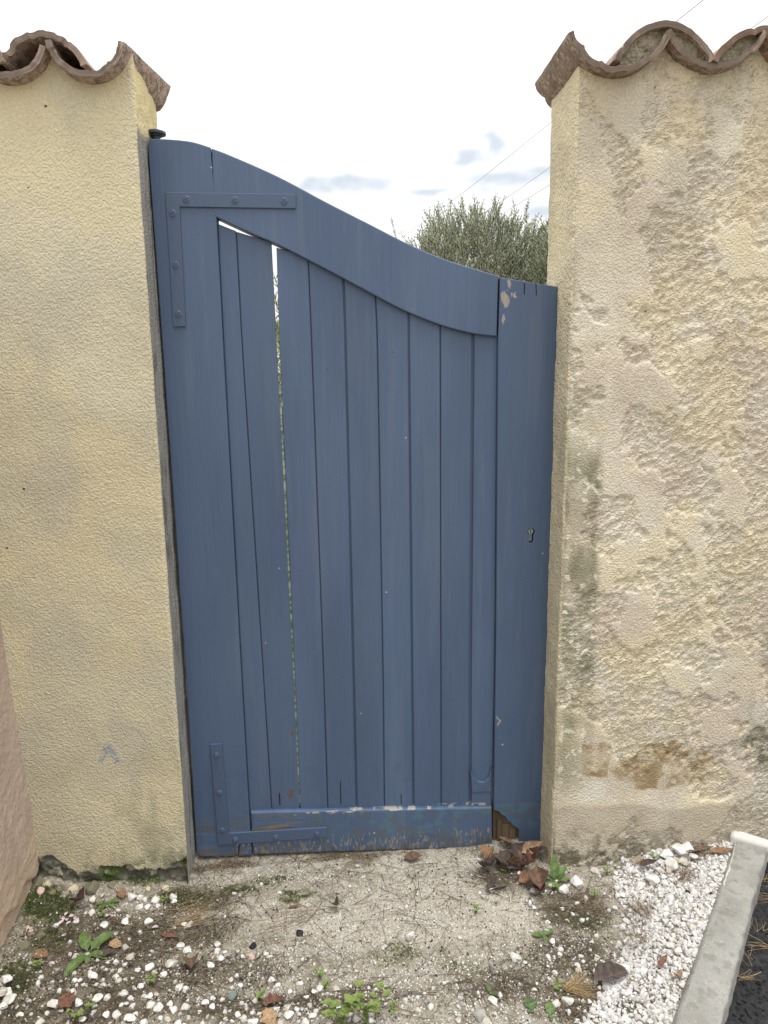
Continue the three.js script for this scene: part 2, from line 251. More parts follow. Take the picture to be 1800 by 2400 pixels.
function rwColour(u, y) {
  const face = u < rwCorner, x = rwX(u), [t, flat] = rwRelief(u, y);
  const n1 = fbm(u * 6, y * 6, 211, 4), n2 = fbm(u * 17, y * 17, 212, 4), n3 = fbm(u * 60, y * 60, 213, 3), f = vn(u * 520, y * 520, 214);
  if (!face) {                                                             // reveal: pale yellow coat, lighter than the front face
    let c = mix([206, 195, 162], [222, 212, 180], n2); c = mix(c, [170, 158, 130], 0.4 * ss(0.5, 0.7, n1) + 0.25 * ss(1.0, 0.0, y) * n3 * 2 * ss(0.45, 0.6, n2));
    c = mix(c, [188, 178, 152], 0.45 * ss(0.4, 0.7, n2));
    return c.map(v => v * (0.95 + 0.1 * f));
  }
  let c = mix([178, 164, 140], [192, 178, 152], n1);
  c = mix(c, [184, 166, 144], 0.6 * ss(0.45, 0.62, fbm(u * 9 + 2, y * 9, 215, 3)));            // pinkish
  c = mix(c, [198, 188, 166], 0.5 * ss(0.46, 0.6, fbm(u * 10 + 31, y * 8 + 4, 228, 4)));                   // paler lime-rich areas
  c = mix(c, [200, 182, 142], 0.45 * ss(0.5, 0.68, fbm(u * 9 + 8, y * 9, 216, 5)));              // yellow
  c = mix(c, [202, 184, 142], 0.3 * ss(1.2, 0.2, y) * ss(0.35, 0.6, n2));
  c = mix(c, [160, 148, 126], 0.5 * ss(0.4, 0.66, fbm(u * 11, y * 8 + 6, 217, 5)) * ss(0.9, 1.5, y));   // grey weathering upper part
  c = mix(c, [194, 174, 138], 0.5 * ss(1.3, 0.4, blob(x, y + 0.02 * n2, ochre1.x, ochre1.y, 0.055, 0.06)));
  c = mix(c, [192, 172, 132], 0.45 * ss(1.2, 0.4, blob(x, y, ochre2.x, ochre2.y, 0.05, 0.2)));
  // dark lichen streak beside the corner
  const band = ss(0.052, 0.03, Math.abs(x - 0.556 + 0.02 * (fbm(y * 8, 2, 218, 3) - 0.5) - 0.004)) * ss(0.16, 0.3, y) * ss(1.25, 0.98, y);
  c = mix(c, mix([112, 106, 84], [140, 130, 104], n3), band * clamp(0.25 + 1.6 * (fbm(u * 26, y * 13, 219, 4) - 0.32)));
  c = mix(c, [206, 196, 172], band * 0.7 * ss(0.62, 0.7, fbm(u * 60, y * 60, 220, 3)));
  c = mix(c, [214, 200, 150], 0.8 * ss(0.011, 0.004, x - RIGHT_CORNER) * ss(0.4, 0.6, fbm(u * 30, y * 18, 221, 3) + 0.12 * ss(1, 0.4, y)) * ss(1.25, 1.0, y));
  // stains at the right
  c = mix(c, [104, 98, 80], 0.8 * ss(1.15, 0.4, blob(x, y, darkR.x + 0.03, darkR.y, 0.07, 0.22)) * ss(0.34, 0.6, fbm(u * 22, y * 22, 222, 4)));
  c = mix(c, [82, 80, 62], 0.8 * ss(1.15, 0.3, blob(x, y, darkR2.x + 0.03, darkR2.y, 0.08, 0.075)) * ss(0.4, 0.58, fbm(u * 34, y * 34, 223, 4)));
  // damp brown repair patches
  const w = 0.07 * (fbm(u * 16, y * 16, 224, 4) - 0.5);
  const b = Math.max(ss(1.05, 0.93, Math.max(Math.abs((x + 0.3 * w - brown1.x) / 0.036), Math.abs((y + 0.3 * w - brown1.y) / 0.045))), ss(1.06, 0.9, blob(x + w, y - w, brown2.x, brown2.y, 0.13, 0.066)));
  c = mix(c, mix([138, 118, 88], [166, 146, 114], n3), b * (0.35 + 0.9 * ss(0.35, 0.6, fbm(u * 24, y * 24, 227, 4))) * (1 - 0.7 * ss(0.6, 0.68, fbm(u * 45, y * 45, 225, 3))));
  c = mix(c, [196, 186, 166], 0.75 * ss(1.15, 0.6, blob(x + w, y, pale1.x, pale1.y, 0.05, 0.035)));
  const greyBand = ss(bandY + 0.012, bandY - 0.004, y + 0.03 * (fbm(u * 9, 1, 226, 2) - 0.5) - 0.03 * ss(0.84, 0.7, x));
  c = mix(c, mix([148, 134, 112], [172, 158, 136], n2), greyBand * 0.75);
  c = mix(c, [92, 84, 64], 0.85 * ss(0.13, 0.02, y + 0.12 * (n2 - 0.5)) * ss(0.38, 0.6, n3) * ss(0.95, 0.6, x));
  return c.map((v, k) => v * [1.055, 1.085, 1.135][k] * (0.93 + 0.14 * f));
}
const rightWall = thing('garden_wall', 'rough beige rendered wall with tile coping on the lock side of the gate', 'wall', [0, 0, 0]);
{
  const relief = new Map();
  const disp = (u, y, x, z) => {
    if (x > 1.1) return 0;
    if (u < rwCorner) { const [t] = rwRelief(u, y); return 0.015 * (t - 0.5) + 0.005 * (fbm(u * 9, y * 9, 231, 3) - 0.5); }
    return 0.0035 * (fbm(u * 40, y * 40, 232, 4) - 0.5) + 0.004 * (fbm(u * 8, y * 8, 233, 3) - 0.5);
  };
  const g = wallGeometry(rwPath, underTiles(rightChannels), disp, 520, true, RW, RH, 0.006);
  const off = rwCorner + 0.25 - RW;                                          // texture covers u in [off, off + RW]
  const uvs = g.attributes.uv; for (let i = 0; i < uvs.count; i++) uvs.setX(i, uvs.getX(i) - off / RW);
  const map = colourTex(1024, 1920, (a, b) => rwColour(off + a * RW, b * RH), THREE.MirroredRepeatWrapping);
  const bump = greyTex(1024, 1920, (a, b) => { const u = off + a * RW, y = b * RH; if (u > rwCorner) return 0.5 * fbm(u * 150, y * 150, 234, 3) + 0.3 * vn(u * 420, y * 420, 236); const [t, fl] = rwRelief(u, y); return 0.55 * t + 0.36 * ridge(u * 150, y * 210 + u * 60, 235, 2) * (1 - 0.75 * fl) + 0.16 * vn(u * 420, y * 420, 237); }, THREE.MirroredRepeatWrapping);
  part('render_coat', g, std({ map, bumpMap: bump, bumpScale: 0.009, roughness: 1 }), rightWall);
}
// left wall: finer yellow float-finished render ------------------------------------
const LW = 0.86, LH = 1.9;
const lwPath = wallPath(-1.12, -0.8, LEFT_CORNER, -1, 0.0036);
const lwCorner = lwPath.find(p => p[1] < FRONT - 1e-4)[4];
const lwX = u => LEFT_CORNER - 0.007 - (lwCorner - u);
const scar = onZ(240, 1770, FRONT);
function lwReliefAt(u, y) {
  const a = 6.28 * fbm(u * 3.2, y * 2.4, 301, 2), ca = Math.cos(a), sa = Math.sin(a);
  const wx = u + 0.012 * (fbm(u * 24, y * 24, 302, 2) - 0.5), wy = y + 0.012 * (fbm(u * 24 + 4, y * 24, 303, 2) - 0.5);
  const p = wx * ca + wy * sa, q = -wx * sa + wy * ca;
  return [0.6 * ridge(p * 75, q * 150, 304, 2) + 0.4 * fbm(wx * 160, wy * 160, 305, 2), 0];
}
const lwGrid = gridded(lwReliefAt, lwCorner + 0.25 - LW - 0.02, lwCorner + 0.26, -0.03, LH, 900, 1920), lwRelief = (u, y) => lwGrid(u, y)[0];
const lwHoles = [[102, 249, 3], [46, 1146, 3], [5, 1285, 3], [60, 440, 2]].map(([a, b, r]) => { const p = onZ(a, b, FRONT); return [p.x, p.y, r * 0.001]; });
function lwBase(u) { return 0.058 + 0.036 * (fbm(u * 15, 3, 311, 5) - 0.5) * 2 + 0.012 * (fbm(u * 120, 1, 312, 3) - 0.5) + 0.03 * ss(-0.62, -0.7, lwX(u)); }        // ragged lower end of the coat
function lwColour(u, y) {
  const face = u < lwCorner + 0.004, x = lwX(u), n1 = fbm(u * 5, y * 4, 321, 4), n2 = fbm(u * 18, y * 18, 322, 4), n3 = fbm(u * 70, y * 70, 323, 3), f = vn(u * 520, y * 520, 324), t = lwRelief(u, y);
  if (!face) {
    const dz = u - lwCorner;
    let c = mix([200, 184, 138], [214, 200, 156], n2);
    const cem = ss(1.725, 1.69, y + 0.02 * (n2 - 0.5)) * ss(0.004, 0.010, dz + 0.006 * (n3 - 0.5));
    c = mix(c, mix([122, 120, 116], [158, 155, 148], fbm(u * 120, y * 14, 325, 4)), cem);
    c = mix(c, [88, 86, 82], 0.7 * cem * ss(0.6, 0.72, fbm(u * 90, y * 12, 326, 4)));
    return c.map(v => v * (0.94 + 0.12 * f));
  }
  let c = mix([184, 166, 122], [204, 187, 142], n1);
  c = mix(c, [206, 184, 130], 0.55 * ss(0.5, 0.68, fbm(u * 6 + 4, y * 5, 327, 4)));
  c = mix(c, [178, 164, 130], 0.4 * ss(0.5, 0.7, fbm(u * 8, y * 5 + 3, 328, 4)));
  c = mix(c, [110, 106, 74], 0.75 * ss(0.16, 0.06, y + 0.1 * (n2 - 0.5) + 0.35 * Math.abs(x + 0.42)) * ss(0.35, 0.6, n3));
  c = mix(c, [136, 126, 92], 0.5 * ss(0.4, 0.05, y + 0.25 * (n2 - 0.5)) * ss(0.45, 0.7, fbm(u * 20, y * 9, 329, 4)));
  const sx = x - scar.x, sy = y - scar.y; if (sy > -0.022 && sy < 0.028 && Math.abs(Math.abs(sx) - (0.028 - sy) * 0.42) < 0.007 + 0.006 * (n3 - 0.5)) c = mix(c, [150, 146, 136], 0.75 * ss(0.3, 0.5, n3 + 0.05));
  const raw = ss(lwBase(u) + 0.006, lwBase(u) - 0.004, y);
  c = mix(c, mix([66, 62, 44], [128, 120, 94], n3), raw); c = mix(c, [186, 174, 136], raw * 0.8 * ss(0.6, 0.68, fbm(u * 40, y * 40, 332, 3)));
  c = mix(c, [70, 78, 34], raw * ss(0.5, 0.62, fbm(u * 26, y * 26, 330, 3)));
  for (const [a, b, r] of lwHoles) if (blob(x, y, a, b, r, r * 0.7) < 1) c = [58, 48, 38];
  return c.map((v, k) => v * [0.98, 1.035, 1.19][k] * (0.95 + 0.1 * f));
}
const leftWall = thing('garden_wall', 'smooth yellow rendered wall with tile coping on the hinge side of the gate', 'wall');
{
  const disp = (u, y, x, z) => {
    if (x < -0.8) return 0;
    if (u < lwCorner) { const raw = ss(lwBase(u) + 0.003, lwBase(u) - 0.003, y); return 0.0022 * (lwRelief(u, y) - 0.5) + 0.006 * (fbm(u * 7, y * 7, 341, 3) - 0.5) - 0.008 * raw + raw * (0.03 * (ridge(u * 24, y * 30, 342, 3) - 0.55) + 0.014 * (fbm(u * 90, y * 90, 346, 3) - 0.5)); }
    const dz = u - lwCorner; return -0.004 * ss(1.71, 1.69, y) * ss(0.006, 0.012, dz) + 0.003 * (fbm(u * 60, y * 24, 343, 4) - 0.5) + 0.006 * ss(1.66, 1.7, y) * (fbm(u * 26, y * 26, 344, 3) - 0.3);
  };
  const g = wallGeometry(lwPath, underTiles(leftChannels), disp, 500, false, LW, LH, 0.012);
  const off = lwCorner + 0.25 - LW; const uvs = g.attributes.uv; for (let i = 0; i < uvs.count; i++) uvs.setX(i, uvs.getX(i) - off / LW);
  const map = colourTex(920, 1950, (a, b) => lwColour(off + a * LW, b * LH), THREE.MirroredRepeatWrapping);
  const bump = greyTex(920, 1950, (a, b) => { const u = off + a * LW, y = b * LH; return 0.6 * lwRelief(u, y) + 0.4 * vn(u * 360, y * 360, 345); }, THREE.MirroredRepeatWrapping);
  part('render_coat', g, std({ map, bumpMap: bump, bumpScale: 0.0034, roughness: 1 }), leftWall);
}
// pink wall of the neighbour, at right angles -----------------------------------------
{
  const map = colourTex(768, 1024, (u, v) => { const x = u * 0.9, y = v * 1.2, n = fbm(x * 10, y * 10, 351, 4), f = vn(x * 500, y * 500, 352); let c = mix([166, 146, 132], [182, 164, 150], n); c = mix(c, [160, 138, 118], 0.5 * ss(0.55, 0.7, fbm(x * 14, y * 3, 353, 4))); c = mix(c, [200, 178, 150], 0.6 * ss(0.24, 0.1, y + 0.1 * (n - 0.5))); return c.map(k => k * (0.94 + 0.12 * f)); }, THREE.MirroredRepeatWrapping);
  const bump = greyTex(768, 1024, (u, v) => { const x = u * 0.9, y = v * 1.2; return 0.5 * fbm(x * 130, y * 130, 354, 3) + 0.5 * fbm(x * 60, y * 60, 355, 2); }, THREE.MirroredRepeatWrapping);
  const nz = 130, ny = 220, pos = [], uv = [], idx = [];
  for (let j = 0; j <= ny; j++) for (let i = 0; i <= nz; i++) {
    const z = lerp(0.085, 1.3, Math.pow(i / nz, 1.3)), y = lerp(0.0, 1.5, Math.pow(j / ny, 1.4)), d = 0.004 * (fbm(z * 12, y * 12, 356, 3) - 0.5) + 0.002 * (fbm(z * 60, y * 60, 357, 3) - 0.5);
    const base = 0.075 + 0.05 * (fbm(z * 22, 4, 358, 4) - 0.5), raw = ss(base + 0.004, base - 0.004, y);
    pos.push(PINK + 0.006 - 0.05 * (y - 0.1) - 0.004 * ss(0.2, 0.03, y) + d - 0.014 * raw + raw * 0.012 * (fbm(z * 40, y * 40, 359, 3) - 0.5), y, z); uv.push(z / 0.9, y / 1.2);
    if (i < nz && j < ny) { const a = j * (nz + 1) + i, b = a + nz + 1; idx.push(a, b, a + 1, b, b + 1, a + 1); }
  }
  const g = new THREE.BufferGeometry(); g.setAttribute('position', new THREE.Float32BufferAttribute(pos, 3)); g.setAttribute('uv', new THREE.Float32BufferAttribute(uv, 2)); g.setIndex(idx); g.computeVertexNormals();
  const wall = thing('pink_wall', 'pink rendered side wall meeting the yellow wall at a right angle', 'wall');
  part('render_coat', g, std({ map, bumpMap: bump, bumpScale: 0.003, roughness: 1, side: THREE.DoubleSide }), wall);
  const core = new THREE.BoxGeometry(0.2, 1.5, 1.205).translate(PINK - 0.19, 0.749, 0.6975);
  part('masonry', core, std({ color: 0xb39a86 }), wall);
}

// ================================================================== COPING TILES
const tileMaps = [0, 1, 2].map(k => colourTex(256, 256, (u, v) => {
  const n = fbm(u * 6, v * 6, 401 + k * 9, 4), f = fbm(u * 40, v * 40, 402 + k * 9, 3), m = fbm(u * 12 + 5, v * 12, 403 + k * 9, 4);
  let c = mix([[166, 140, 126], [152, 128, 112], [170, 122, 98]][k], [[196, 176, 164], [184, 164, 148], [190, 154, 134]][k], n);
  c = mix(c, [128, 108, 96], 0.55 * ss(0.5, 0.66, m)); c = mix(c, [192, 182, 166], 0.7 * ss(0.54, 0.68, f)); c = mix(c, [92, 88, 74], 0.6 * ss(0.58, 0.7, fbm(u * 16 + 9, v * 20, 407 + k, 4))); c = mix(c, [96, 88, 78], 0.5 * ss(0.62, 0.74, fbm(u * 22, v * 22, 404 + k, 3)));
  c = mix(c, [128, 112, 100], 0.5 * ss(0.5, 0.62, fbm(u * 30, v * 9, 406 + k, 4))); return c.map(x => x * (0.88 + 0.22 * vn(u * 128, v * 128, 405)));
}, THREE.RepeatWrapping));
const tileMats = tileMaps.map(map => std({ map, bumpMap: grain, bumpScale: 0.003, roughness: 0.95 }));
function tileGeometry(hwF, hwB, sag, up, zF, zB, drop, seed, skew = 0) {        // arc tile with thickness; up = -1 hollow upwards (channel), +1 cover
  const th = 0.0115, na = 40, nl = 18, pos = [], uv = [], idx = [];
  const ring = (t, inner) => {
    const hw = lerp(hwF, hwB, t), s = sag * lerp(1, hwB / hwF, t), R = (hw * hw + s * s) / (2 * s), A = Math.asin(Math.min(1, hw / R));
    const z = lerp(zF, zB, t), out = [];
    for (let i = 0; i <= na; i++) {
      const a = lerp(-A, A, i / na), r = R + (inner ? -th / 2 : th / 2) * 1, e = 0.0046 * (fbm(i * 0.3 + seed, t * 8, seed, 4) - 0.5) - 0.012 * (t === 0 || t === 1 ? Math.max(0, vn(i * 0.5, seed + 1, seed) - 0.62) : 0);
      const x = Math.sin(a) * (r + e) + skew * t, y = up > 0 ? Math.cos(a) * (r + e) - R : R - Math.cos(a) * (r + e);
      out.push([x, y - drop * t, z + (t === 0 || t === 1 ? 0.010 * (fbm(i * 0.4, seed, seed + 3, 4) - 0.5) : 0)]);
    }
    return out;
  };
  const rows = []; for (let l = 0; l <= nl; l++) { const t = l / nl; rows.push([...ring(t, false), ...ring(t, true).reverse()]); }
  const m = rows[0].length;
  rows.forEach((r, l) => r.forEach((p, i) => { pos.push(...p); uv.push(i / m * 2.2 + seed * 0.13, l / nl * 1.3); }));
  for (let l = 0; l < nl; l++) for (let i = 0; i < m; i++) { const a = l * m + i, b = l * m + (i + 1) % m, c = a + m, d = b + m; if (up > 0) idx.push(a, b, c, b, d, c); else idx.push(a, c, b, b, c, d); }
  for (const l of [0, nl]) for (let i = 0; i < na; i++) { const o = l * m, a = o + i, b = o + i + 1, c = o + m - 1 - i, d = o + m - 2 - i; if ((l === 0) === (up > 0)) idx.push(a, c, b, b, c, d); else idx.push(a, b, c, b, d, c); }
  let g = new THREE.BufferGeometry(); g.setAttribute('position', new THREE.Float32BufferAttribute(pos, 3)); g.setAttribute('uv', new THREE.Float32BufferAttribute(uv, 2)); g.setIndex(idx);
  g = toCreasedNormals(g.toNonIndexed(), 0.7); return g;
}
function placeTiles(wall, channels, covers, back, mats) {
  channels.forEach(([cx, hw, y, sag], k) => { const g = tileGeometry(hw, back ? hw * 1.24 : hw * 0.98, sag, -1, 0.134 - 0.004 * (k % 2), -0.122, 0.002, 7 + k * 3 + (back ? 50 : 0), back ? 0.016 : 0); part('coping_tile', g, tileMats[mats[k % mats.length]], wall).position.set(cx, y + 0.0065, 0); });
  covers.forEach(([cx, hw, y, sag], k) => { const g = tileGeometry(hw, hw * (back ? 1.15 : 1.04), sag, 1, 0.126 + 0.006 * (k % 2), -0.125, 0.002, 90 + k * 5 + (back ? 50 : 0)); part('coping_tile', g, tileMats[(mats[(k + 1) % mats.length])], wall).position.set(cx, y - 0.0065, 0); });
}
placeTiles(rightWall, rightChannels, rightCovers, false, [1, 1, 2]);
placeTiles(leftWall, leftChannels, leftCovers, true, [0, 0, 1]);
// mortar bedding between channel and cover tiles on the right wall
{
  const mat = std({ map: colourTex(256, 256, (u, v) => { const n = fbm(u * 14, v * 14, 411, 4); return mix([112, 104, 88], [182, 174, 154], n).map(k => k * (0.9 + 0.2 * vn(u * 120, v * 120, 412))); }, THREE.RepeatWrapping), bumpMap: greyTex(256, 256, (u, v) => fbm(u * 30, v * 30, 413, 4)), bumpScale: 0.012, roughness: 1 });
  rightCovers.forEach(([cx, hw, y, sag], k) => {
    const R = (hw * hw + sag * sag) / (2 * sag), n = 24, sh = new THREE.Shape(), lowAt = x => Math.max(...[k, k + 1].map(i => rightChannels[i] ? (Math.abs(x - rightChannels[i][0]) < rightChannels[i][1] ? arcY(x, rightChannels[i]) + 0.011 : 0) : 0));
    const up = [], lo = []; for (let i = 0; i <= n; i++) { const x = cx + lerp(-hw * 0.9, hw * 0.9, i / n), dx = x - cx, hi = y - 0.012 - R + Math.sqrt(R * R - dx * dx), l = Math.min(hi - 0.001, Math.max(lowAt(x), y - sag - 0.02)); up.push([x, hi]); lo.push([x, l]); }
    sh.setFromPoints([...up, ...lo.reverse()].map(p => new THREE.Vector2(...p)));
    const g = new THREE.ExtrudeGeometry(sh, { depth: 0.23, bevelEnabled: false, steps: 1 }).translate(0, 0, -0.118 + 0.004 * (k % 2)); const p = g.attributes.position; for (let i = 0; i < p.count; i++) p.setZ(i, p.getZ(i) + 0.008 * (fbm(p.getX(i) * 80, p.getY(i) * 80, 421 + k, 2) - 0.5)); g.computeVertexNormals(); { const q = g.attributes.uv; for (let i = 0; i < q.count; i++) q.setXY(i, p.getX(i) * 5, p.getY(i) * 5 + p.getZ(i) * 5); }
    part('mortar_bed', g, mat, rightWall);
  });
}

// ================================================================== GATE
const GX0 = -0.42, GX1 = 0.56, GY0 = -0.03, GY1 = 1.76;
const v2 = (px, py, z = 0) => { const p = onZ(px, py, z); return new THREE.Vector2(p.x, p.y); };
const PL = -0.012;                                                          // front plane of the boards
const peel = [[1184, 703, 8, 17], [1192, 667, 6, 9], [1199, 692, 2.5, 8], [1207, 690, 2, 7], [1184, 748, 3, 9], [1166, 1690, 2.4, 10]].map(([a, b, c, d]) => { const p = onZ(a, b), q = onZ(a + c, b + d); return [p.x, p.y, q.x - p.x, p.y - q.y]; });
const rust = [[686, 1719, 6, 4.5], [682, 1862, 5, 9]].map(([a, b, c, d]) => { const p = onZ(a, b, PL), q = onZ(a + c, b + d, PL); return [p.x, p.y, q.x - p.x, p.y - q.y]; });
const railTop = onZ(860, 1898).y;
function gateColour(x, y) {
  const n = fbm(x * 8, y * 2.2, 501, 4), s = vn(x * 480, y * 9, 502), f = vn(x * 600, y * 600, 503), lo = fbm(x * 14, y * 14, 504, 4);
  let c = mix([68, 86, 113], [75, 93, 120], ss(0.25, 0.75, n)); c = mix(c, [92, 104, 122], 0.3 * ss(0.56, 0.75, fbm(x * 46, y * 3.2, 519, 4)));
  c = c.map(v => v * (0.975 + 0.05 * s) * (0.985 + 0.03 * f));
  for (const [px, py, rx, ry] of peel) { const d = blob(x + 0.02 * (fbm(x * 90, y * 60, 516, 3) - 0.5), y + 0.02 * (fbm(x * 110, y * 110, 505, 3) - 0.5), px, py, rx, ry); if (d < 1) c = mix([168, 158, 146], [140, 130, 120], s); else if (d < 1.12) c = mix(c, [120, 132, 148], 0.6); }
  for (const [px, py, rx, ry] of rust) { const d = blob(x + 0.012 * (fbm(x * 160, y * 90, 506, 3) - 0.5), y + 0.012 * (fbm(x * 160 + 7, y * 90, 518, 3) - 0.5), px, py, rx, ry); if (d < 1) c = mix([80, 68, 56], [108, 92, 72], s); }
  // worn lower edge of the bottom rail: paint rubbed off along the grain
  if (y < railTop) {
    const w = ss(0.06, 0.006, y) * ss(-0.3, -0.2, x) * ss(0.42, 0.38, x), st = fbm(x * 340, y * 90, 507, 4);
    if (st > 0.69 - 0.13 * w - 0.05 * (fbm(x * 22, 3, 517, 2) - 0.5) && w > 0.05) c = mix(c, [150, 136, 112], 0.8);
    c = mix(c, [84, 88, 92], 0.55 * ss(0.48, 0.66, fbm(x * 30, y * 50, 520, 4)));
    c = mix(c, [70, 74, 80], 0.5 * w * ss(0.45, 0.6, fbm(x * 50, y * 40, 508, 3)));
    c = mix(c, [74, 110, 124], 0.5 * ss(0.56, 0.66, fbm(x * 40 + 3, y * 60, 509, 3)) * ss(-0.1, 0.1, x) * ss(0.03, 0.06, y));
    const bare = fbm(x * 18, y * 90, 510, 4); if (x < -0.08 && x > -0.243 && y > 0.045 && bare > 0.56) c = mix(c, [104, 98, 90], 0.6 * ss(0.56, 0.62, bare) * ss(-0.06, -0.14, x));
    if (y > railTop - 0.007 && fbm(x * 60, y * 160, 511, 3) > 0.53 && x > -0.12 && x < 0.385) c = mix(c, [176, 168, 154], 0.75);
    if (x < -0.25 && y < 0.03 && fbm(x * 90, y * 70, 512, 3) > 0.56) c = mix(c, [104, 96, 86], 0.5);
  }
  if (y > railTop && y < railTop + 0.12 && fbm(x * 34, y * 26, 513, 4) > 0.61) c = mix(c, [66, 82, 106], 0.3);
  if (h2(Math.floor(x * 330), Math.floor(y * 330), 514) > 0.99993) c = [176, 182, 190];
  if (h2(Math.floor(x * 330), Math.floor(y * 330), 515) > 0.99985) c = mix(c, [44, 52, 66], 0.6);
  return c;
}
const gateMap = colourTex(1024, 1880, (u, v) => gateColour(lerp(GX0, GX1, u), lerp(GY0, GY1, v)));
const gateBump = greyTex(1024, 1880, (u, v) => { const x = lerp(GX0, GX1, u), y = lerp(GY0, GY1, v), d = y < railTop ? 1 : 0; return 0.5 + 0.16 * (vn(x * 330, y * 7, 521) - 0.5) + 0.12 * (fbm(x * 60, y * 30, 522, 3) - 0.5) + 0.10 * (vn(x * 130, y * 3.1, 523) - 0.5) + d * 0.9 * (fbm(x * 26, y * 150, 524, 4) - 0.5) * ss(0.1, -0.15, x); }, THREE.ClampToEdgeWrapping);
const paint = std({ map: gateMap, bumpMap: gateBump, bumpScale: 0.001, roughness: 0.5 });
const metalPaint = std({ color: new THREE.Color().setStyle('rgb(69,85,110)'), roughness: 0.48, bumpMap: grain, bumpScale: 0.0003 });
const bareWood = std({ map: colourTex(128, 512, (u, v) => { const n = fbm(u * 26, v * 9, 531, 4); return mix([64, 52, 40], [128, 110, 88], n); }, THREE.RepeatWrapping), bumpMap: greyTex(128, 512, (u, v) => fbm(u * 30, v * 10, 532, 3)), bumpScale: 0.004, roughness: 1 });
const boardPaint = [1, 0.955, 1.035].map(t => { const m = paint.clone(); m.color.setRGB(t, t, t); return m; });
function planarUV(g) { const p = g.attributes.position, a = new Float32Array(p.count * 2); for (let i = 0; i < p.count; i++) { a[2 * i] = (p.getX(i) - GX0) / (GX1 - GX0); a[2 * i + 1] = (p.getY(i) - GY0) / (GY1 - GY0); } g.setAttribute('uv', new THREE.BufferAttribute(a, 2)); return g; }
function board(points, zFront, depth, bevel = 0.002, holes = []) {
  const s = new THREE.Shape(points); for (const h of holes) s.holes.push(new THREE.Path(h));
  const g = new THREE.ExtrudeGeometry(s, { depth: depth - 2 * bevel, bevelEnabled: bevel > 0, bevelSize: bevel, bevelThickness: bevel, bevelOffset: -bevel, bevelSegments: 2, steps: 1 });
  return planarUV(g.translate(0, 0, zFront - depth + bevel));
}
function curve(pts, n = 40) { return new THREE.SplineCurve(pts.map(p => v2(...p))).getPoints(n); }
const gate = thing('garden_gate', 'blue painted wooden gate with swooping top rail and vertical boards', 'gate');
// hinge stile (left)
{
  const topCurve = curve([[345, 325], [396, 326], [450, 332], [493, 345]], 14);
  const left = [v2(461, 1999), v2(437, 1600), v2(380, 800)].reverse();
  const pts = [...topCurve, v2(507, 510), v2(522, 800), v2(566, 1600), v2(583, 1898), v2(590, 2006), v2(472, 2008), ...left.reverse()];
  part('hinge_stile', board(pts, 0, 0.042), paint, gate);
}
// lock stile (right) with the rotted corner cut away and a lock hole
const lockC = v2(1244.6, 1246);
const euro = (r, w, l, n = 16) => { const pts = []; const a0 = Math.asin(w / r); for (let i = 0; i <= n; i++) { const a = lerp(Math.PI / 2 + (Math.PI - a0), Math.PI / 2 - (Math.PI - a0), i / n); pts.push(new THREE.Vector2(lockC.x + r * Math.cos(a), lockC.y + r * Math.sin(a))); } const yb = lockC.y - l; for (let i = 0; i <= 8; i++) { const a = -Math.PI * i / 8; pts.push(new THREE.Vector2(lockC.x + w * Math.cos(a), yb + w * Math.sin(a))); } return pts; };
{
  const topCurve = curve([[1172, 650], [1236, 660], [1307, 672]], 8);
  const notch = [[1216, 1984], [1216, 1946], [1208, 1938], [1203, 1936], [1196, 1927], [1190, 1924], [1184, 1914], [1176, 1911], [1170, 1903], [1158, 1899]].map(p => v2(...p));
  const pts = [...topCurve, v2(1306, 800), v2(1283, 1600), v2(1274, 1984), ...notch, v2(1160, 1700), v2(1163, 1500), v2(1167.5, 800)];
  part('lock_stile', board(pts, 0, 0.042, 0.002, [euro(0.0108, 0.0078, 0.0215)]), paint, gate);
  const rot = [[1158, 1886], [1200, 1900], [1222, 1935], [1222, 1984], [1158, 1984]].map(p => v2(...p));
  const g = board(rot, -0.016, 0.022, 0.001); const p = g.attributes.position; for (let i = 0; i < p.count; i++) p.setZ(i, p.getZ(i) + 0.006 * (fbm(p.getX(i) * 120, p.getY(i) * 60, 541, 2) - 0.5)); g.computeVertexNormals();
  const r = part('rotted_wood', g, bareWood, gate, 'bare rotted wood showing where the corner broke away');
  [[1172, 6, 50], [1186, 9, 40], [1203, 8, 28]].forEach(([px, w, h], k) => { const a = v2(px - w, 1976), b = v2(px + w, 1976 - h); const s = new RoundedBoxGeometry(b.x - a.x, b.y - a.y, 0.012, 2, 0.002).translate((a.x + b.x) / 2, (a.y + b.y) / 2, -0.012 - 0.002 * k); part('splinter', planarUV(s), bareWood, r); });
  const lc = part('lock_cylinder', board(euro(0.0080, 0.0048, 0.0210), -0.006, 0.03, 0.0006), std({ color: 0x6f7f86, metalness: 0.7, roughness: 0.45 }), gate, 'grey metal lock cylinder set in its dark hole');
  part('lock_backing', new THREE.BoxGeometry(0.05, 0.13, 0.014).translate(lockC.x, lockC.y - 0.02, -0.030), std({ color: 0x17191c, roughness: 0.6, metalness: 0.4 }), gate, 'dark lock case added behind the lock hole to keep its gap black');  // unseen case, added so no daylight comes through the lock hole
  const plug = new THREE.CylinderGeometry(0.0064, 0.0066, 0.004, 24).rotateX(Math.PI / 2).translate(lockC.x, lockC.y, -0.0055); part('plug', plug, std({ color: 0x8b979c, metalness: 0.7, roughness: 0.4 }), lc);
  const key = mergeGeometries([new THREE.CylinderGeometry(0.0016, 0.0016, 0.001, 12).rotateX(Math.PI / 2).translate(lockC.x, lockC.y + 0.0022, -0.0032), new THREE.BoxGeometry(0.0012, 0.007, 0.001).translate(lockC.x, lockC.y - 0.0012, -0.0032)]);
  part('keyway', key, std({ color: 0x0b0c0d, roughness: 0.8 }), lc);
}
